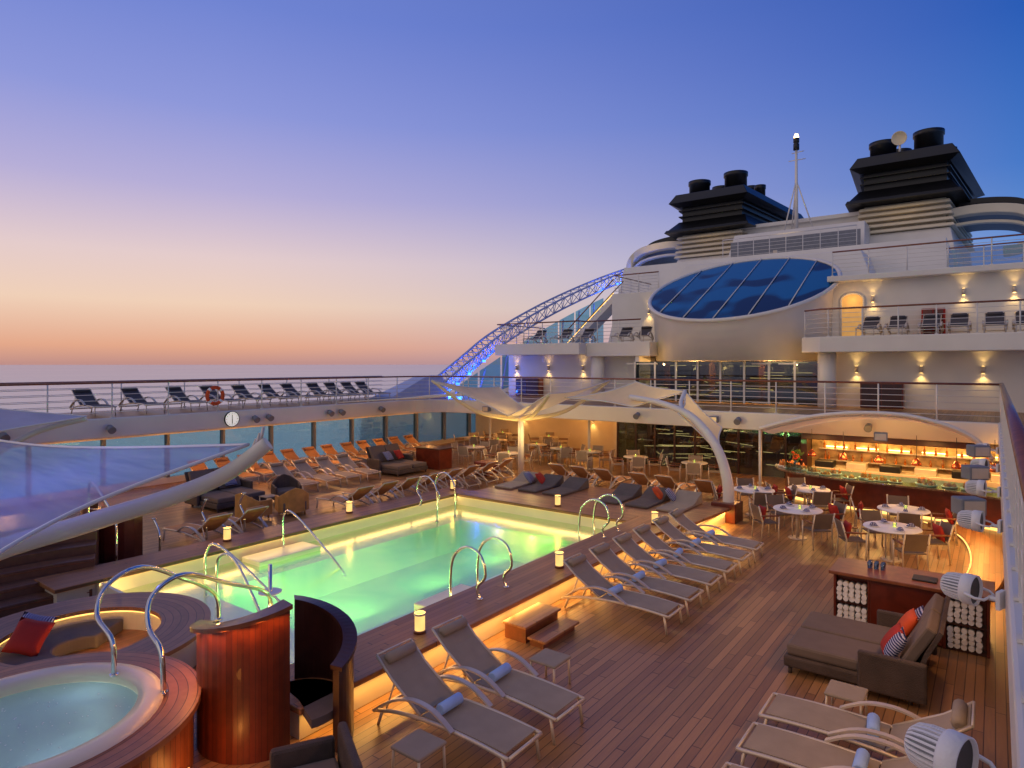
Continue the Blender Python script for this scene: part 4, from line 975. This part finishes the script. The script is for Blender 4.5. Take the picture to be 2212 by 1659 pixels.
mm=M(); mm.T=Matrix.Translation((-23.03,12.6,3.35))@R; mm.tube([(.3*math.cos(2*pi*i/28),.3*math.sin(2*pi*i/28),0) for i in range(28)],.065,10,True).o('ring',ORNG,lr)
for q in range(4):
    mm=M(); mm.T=Matrix.Translation((-23.03,12.6,3.35))@R
    mm.tube([(.3*math.cos(q*pi/2+.785+k*.08),.3*math.sin(q*pi/2+.785+k*.08),0) for k in range(-2,3)],.069,10).o('white_band',LINEN,lr)
# ---------------- canopies
def sail(corners,mt,sag=.25,par=None,n=14,name='fabric'):
    a,b_,c,d_=[Vector(q) for q in corners]; G=[]
    cen=(a+b_+c+d_)/4
    for i in range(n+1):
        r=[];u=i/n
        for j in range(n+1):
            v=j/n; p=(a*(1-u)+b_*u)*(1-v)+(d_*(1-u)+c*u)*v
            p.z-=sag*4*u*(1-u)*(.4+.6*v*(1-v)*4)
            e_=.14*(math.sin(pi*u)*abs(2*v-1)+math.sin(pi*v)*abs(2*u-1))
            p=p+(cen-p)*e_
            r.append(tuple(p))
        G.append(r)
    m_=M(); m_.grid(G).o(name,mt,par)
    m_=M(); E_=[Vector(q) for q in G[0]]+[Vector(G[i][-1]) for i in range(1,n+1)]+[Vector(G[n][j]) for j in range(n-1,-1,-1)]+[Vector(G[i][0]) for i in range(n-1,0,-1)]
    m_.tube(E_,.024,6,True).o('edge_rope',WHITE,par)
SHF=glass('sheer_canopy_fabric',(205,210,250),.0,.5,.5,(196,204,250),fold=True)
s1=thing('shade_sail','blue white stretched shade sail on a curved white spar','shade sail',(-10.9,1.0,0),'shade sails')
M().tube(cr([(-7.25,4.65,3.52),(-7.6,4.3,3.15),(-8.2,3.9,2.85),(-8.95,3.3,2.55),(-9.9,2.3,2.1),(-10.7,1.4,1.2),(-10.9,1.0,0)],6),[.09+.0016*i for i in range(37)],14).o('spar',CREAM,s1)
sail([(-7.45,4.5,3.5),(-16,3.6,3.2),(-13,-1.5,2.6),(-7.3,1.2,2.35)],SHF,.15,s1)
for q in (0,.08,.16): M().tube([(-7.35-q,4.6-q*.3,3.5-q),(-7.3-q,4.62,3.72-q)],.02,6).o('shackle',ALU,s1)
lamp('POINT','blue_light',(-9.6,2.6,4.2),45,(110,130,255),s1,size=.15)  # added blue lamp without a fixture, brightens the sail fabric
s2=thing('shade_sail','pale blue shade sail near the gallery edge','shade sail',(-20.8,5,0),'shade sails')
M().tube(cr([(-20.3,7.4,3.0),(-20.8,6.2,2.6),(-21,5,1.6),(-21,4.8,0)],6),.08,10).o('spar',WHITE,s2)
sail([(-20.3,7.4,3.05),(-18.5,4.5,2.9),(-19,1,3.3),(-22.5,5.0,3.5)],FAB,.2,s2)
s3=thing('shade_sail','cream winged shade sail on a branching white mast','shade sail',(-15.2,21,0),'shade sails')
M().tube([(-15.2,21,0),(-15.2,21,2.0),(-15.2,21,2.4)],[.13,.12,.11],12).o('mast',WHITE,s3)
for e_ in ((-18.2,19.0,3.85),(-12.6,23.6,3.85),(-17.6,22.8,3.4),(-12.8,19.4,3.4)):
    M().tube(cr([(-15.2,21,2.3),(-15.2+(e_[0]+15.2)*.5,21+(e_[1]-21)*.5,2.62),e_],6),[.1-.004*i for i in range(13)],8).o('arm',CFAB,s3)
sail([(-18.2,19.0,3.85),(-17.8,22.9,3.5),(-15.2,21.9,2.5),(-15.2,20.1,2.5)],CFAB,.22,s3)
sail([(-12.8,19.4,3.45),(-12.6,23.6,3.85),(-15.18,21.9,2.5),(-15.18,20.1,2.5)],CFAB,.22,s3)
for q in (-16,-14.4): lamp('POINT','sail_fill',(q,20.6,1.7),55,(255,208,125),s3,size=.06)  # added bare lamps under the wings, warm fill for the fabric
M().box(-17,-16.3,20.2,20.9,0,.55).o('mast_ballast',MAHO,bev=.02,label='mahogany ballast box near the sail mast',cat='box')
s4=thing('shade_sail','white shade sail on a strongly curved mast','shade sail',(-6.2,18.6,0),'shade sails')
M().tube(cr([(-6.15,18.7,.4),(-6.2,18.7,1.2),(-6.6,18.9,2.1),(-7.5,19.4,2.85),(-8.7,20.0,3.2),(-10.3,20.8,3.35)],6),[.17-.0028*i for i in range(31)],12).o('mast',WHITE,s4)
M().box(-6.55,-5.85,18.35,19.05,.0,.55).o('pedestal',MAHO,s4,.02)
M().tube(cr([(-7.9,19.6,3.0),(-8.2,20.2,3.25),(-8.3,20.8,3.6)],5),.07,8).o('arm',WHITE,s4)
sail([(-12.9,20.6,3.25),(-10.6,21.9,3.85),(-8.3,20.8,3.6),(-10,20.3,3.05)],CFAB,.2,s4)
sail([(-8.3,20.8,3.6),(-6.9,20.3,2.5),(-6.5,19.1,1.8),(-8.0,19.5,2.95)],CFAB,.05,s4)
lamp('POINT','sail_fill',(-8.6,20.8,2.2),55,(255,208,125),s4,size=.06)  # added warm fill beneath this sail, no fixture
s5=thing('shade_sail','long low cream sail reaching the gallery edge','shade sail',(-19,20.5,2.4),'shade sails')
sail([(-22.8,18,2.85),(-22.6,23,2.95),(-17.8,22,3.3),(-18.2,20.2,3.2)],CFAB,.1,s5)
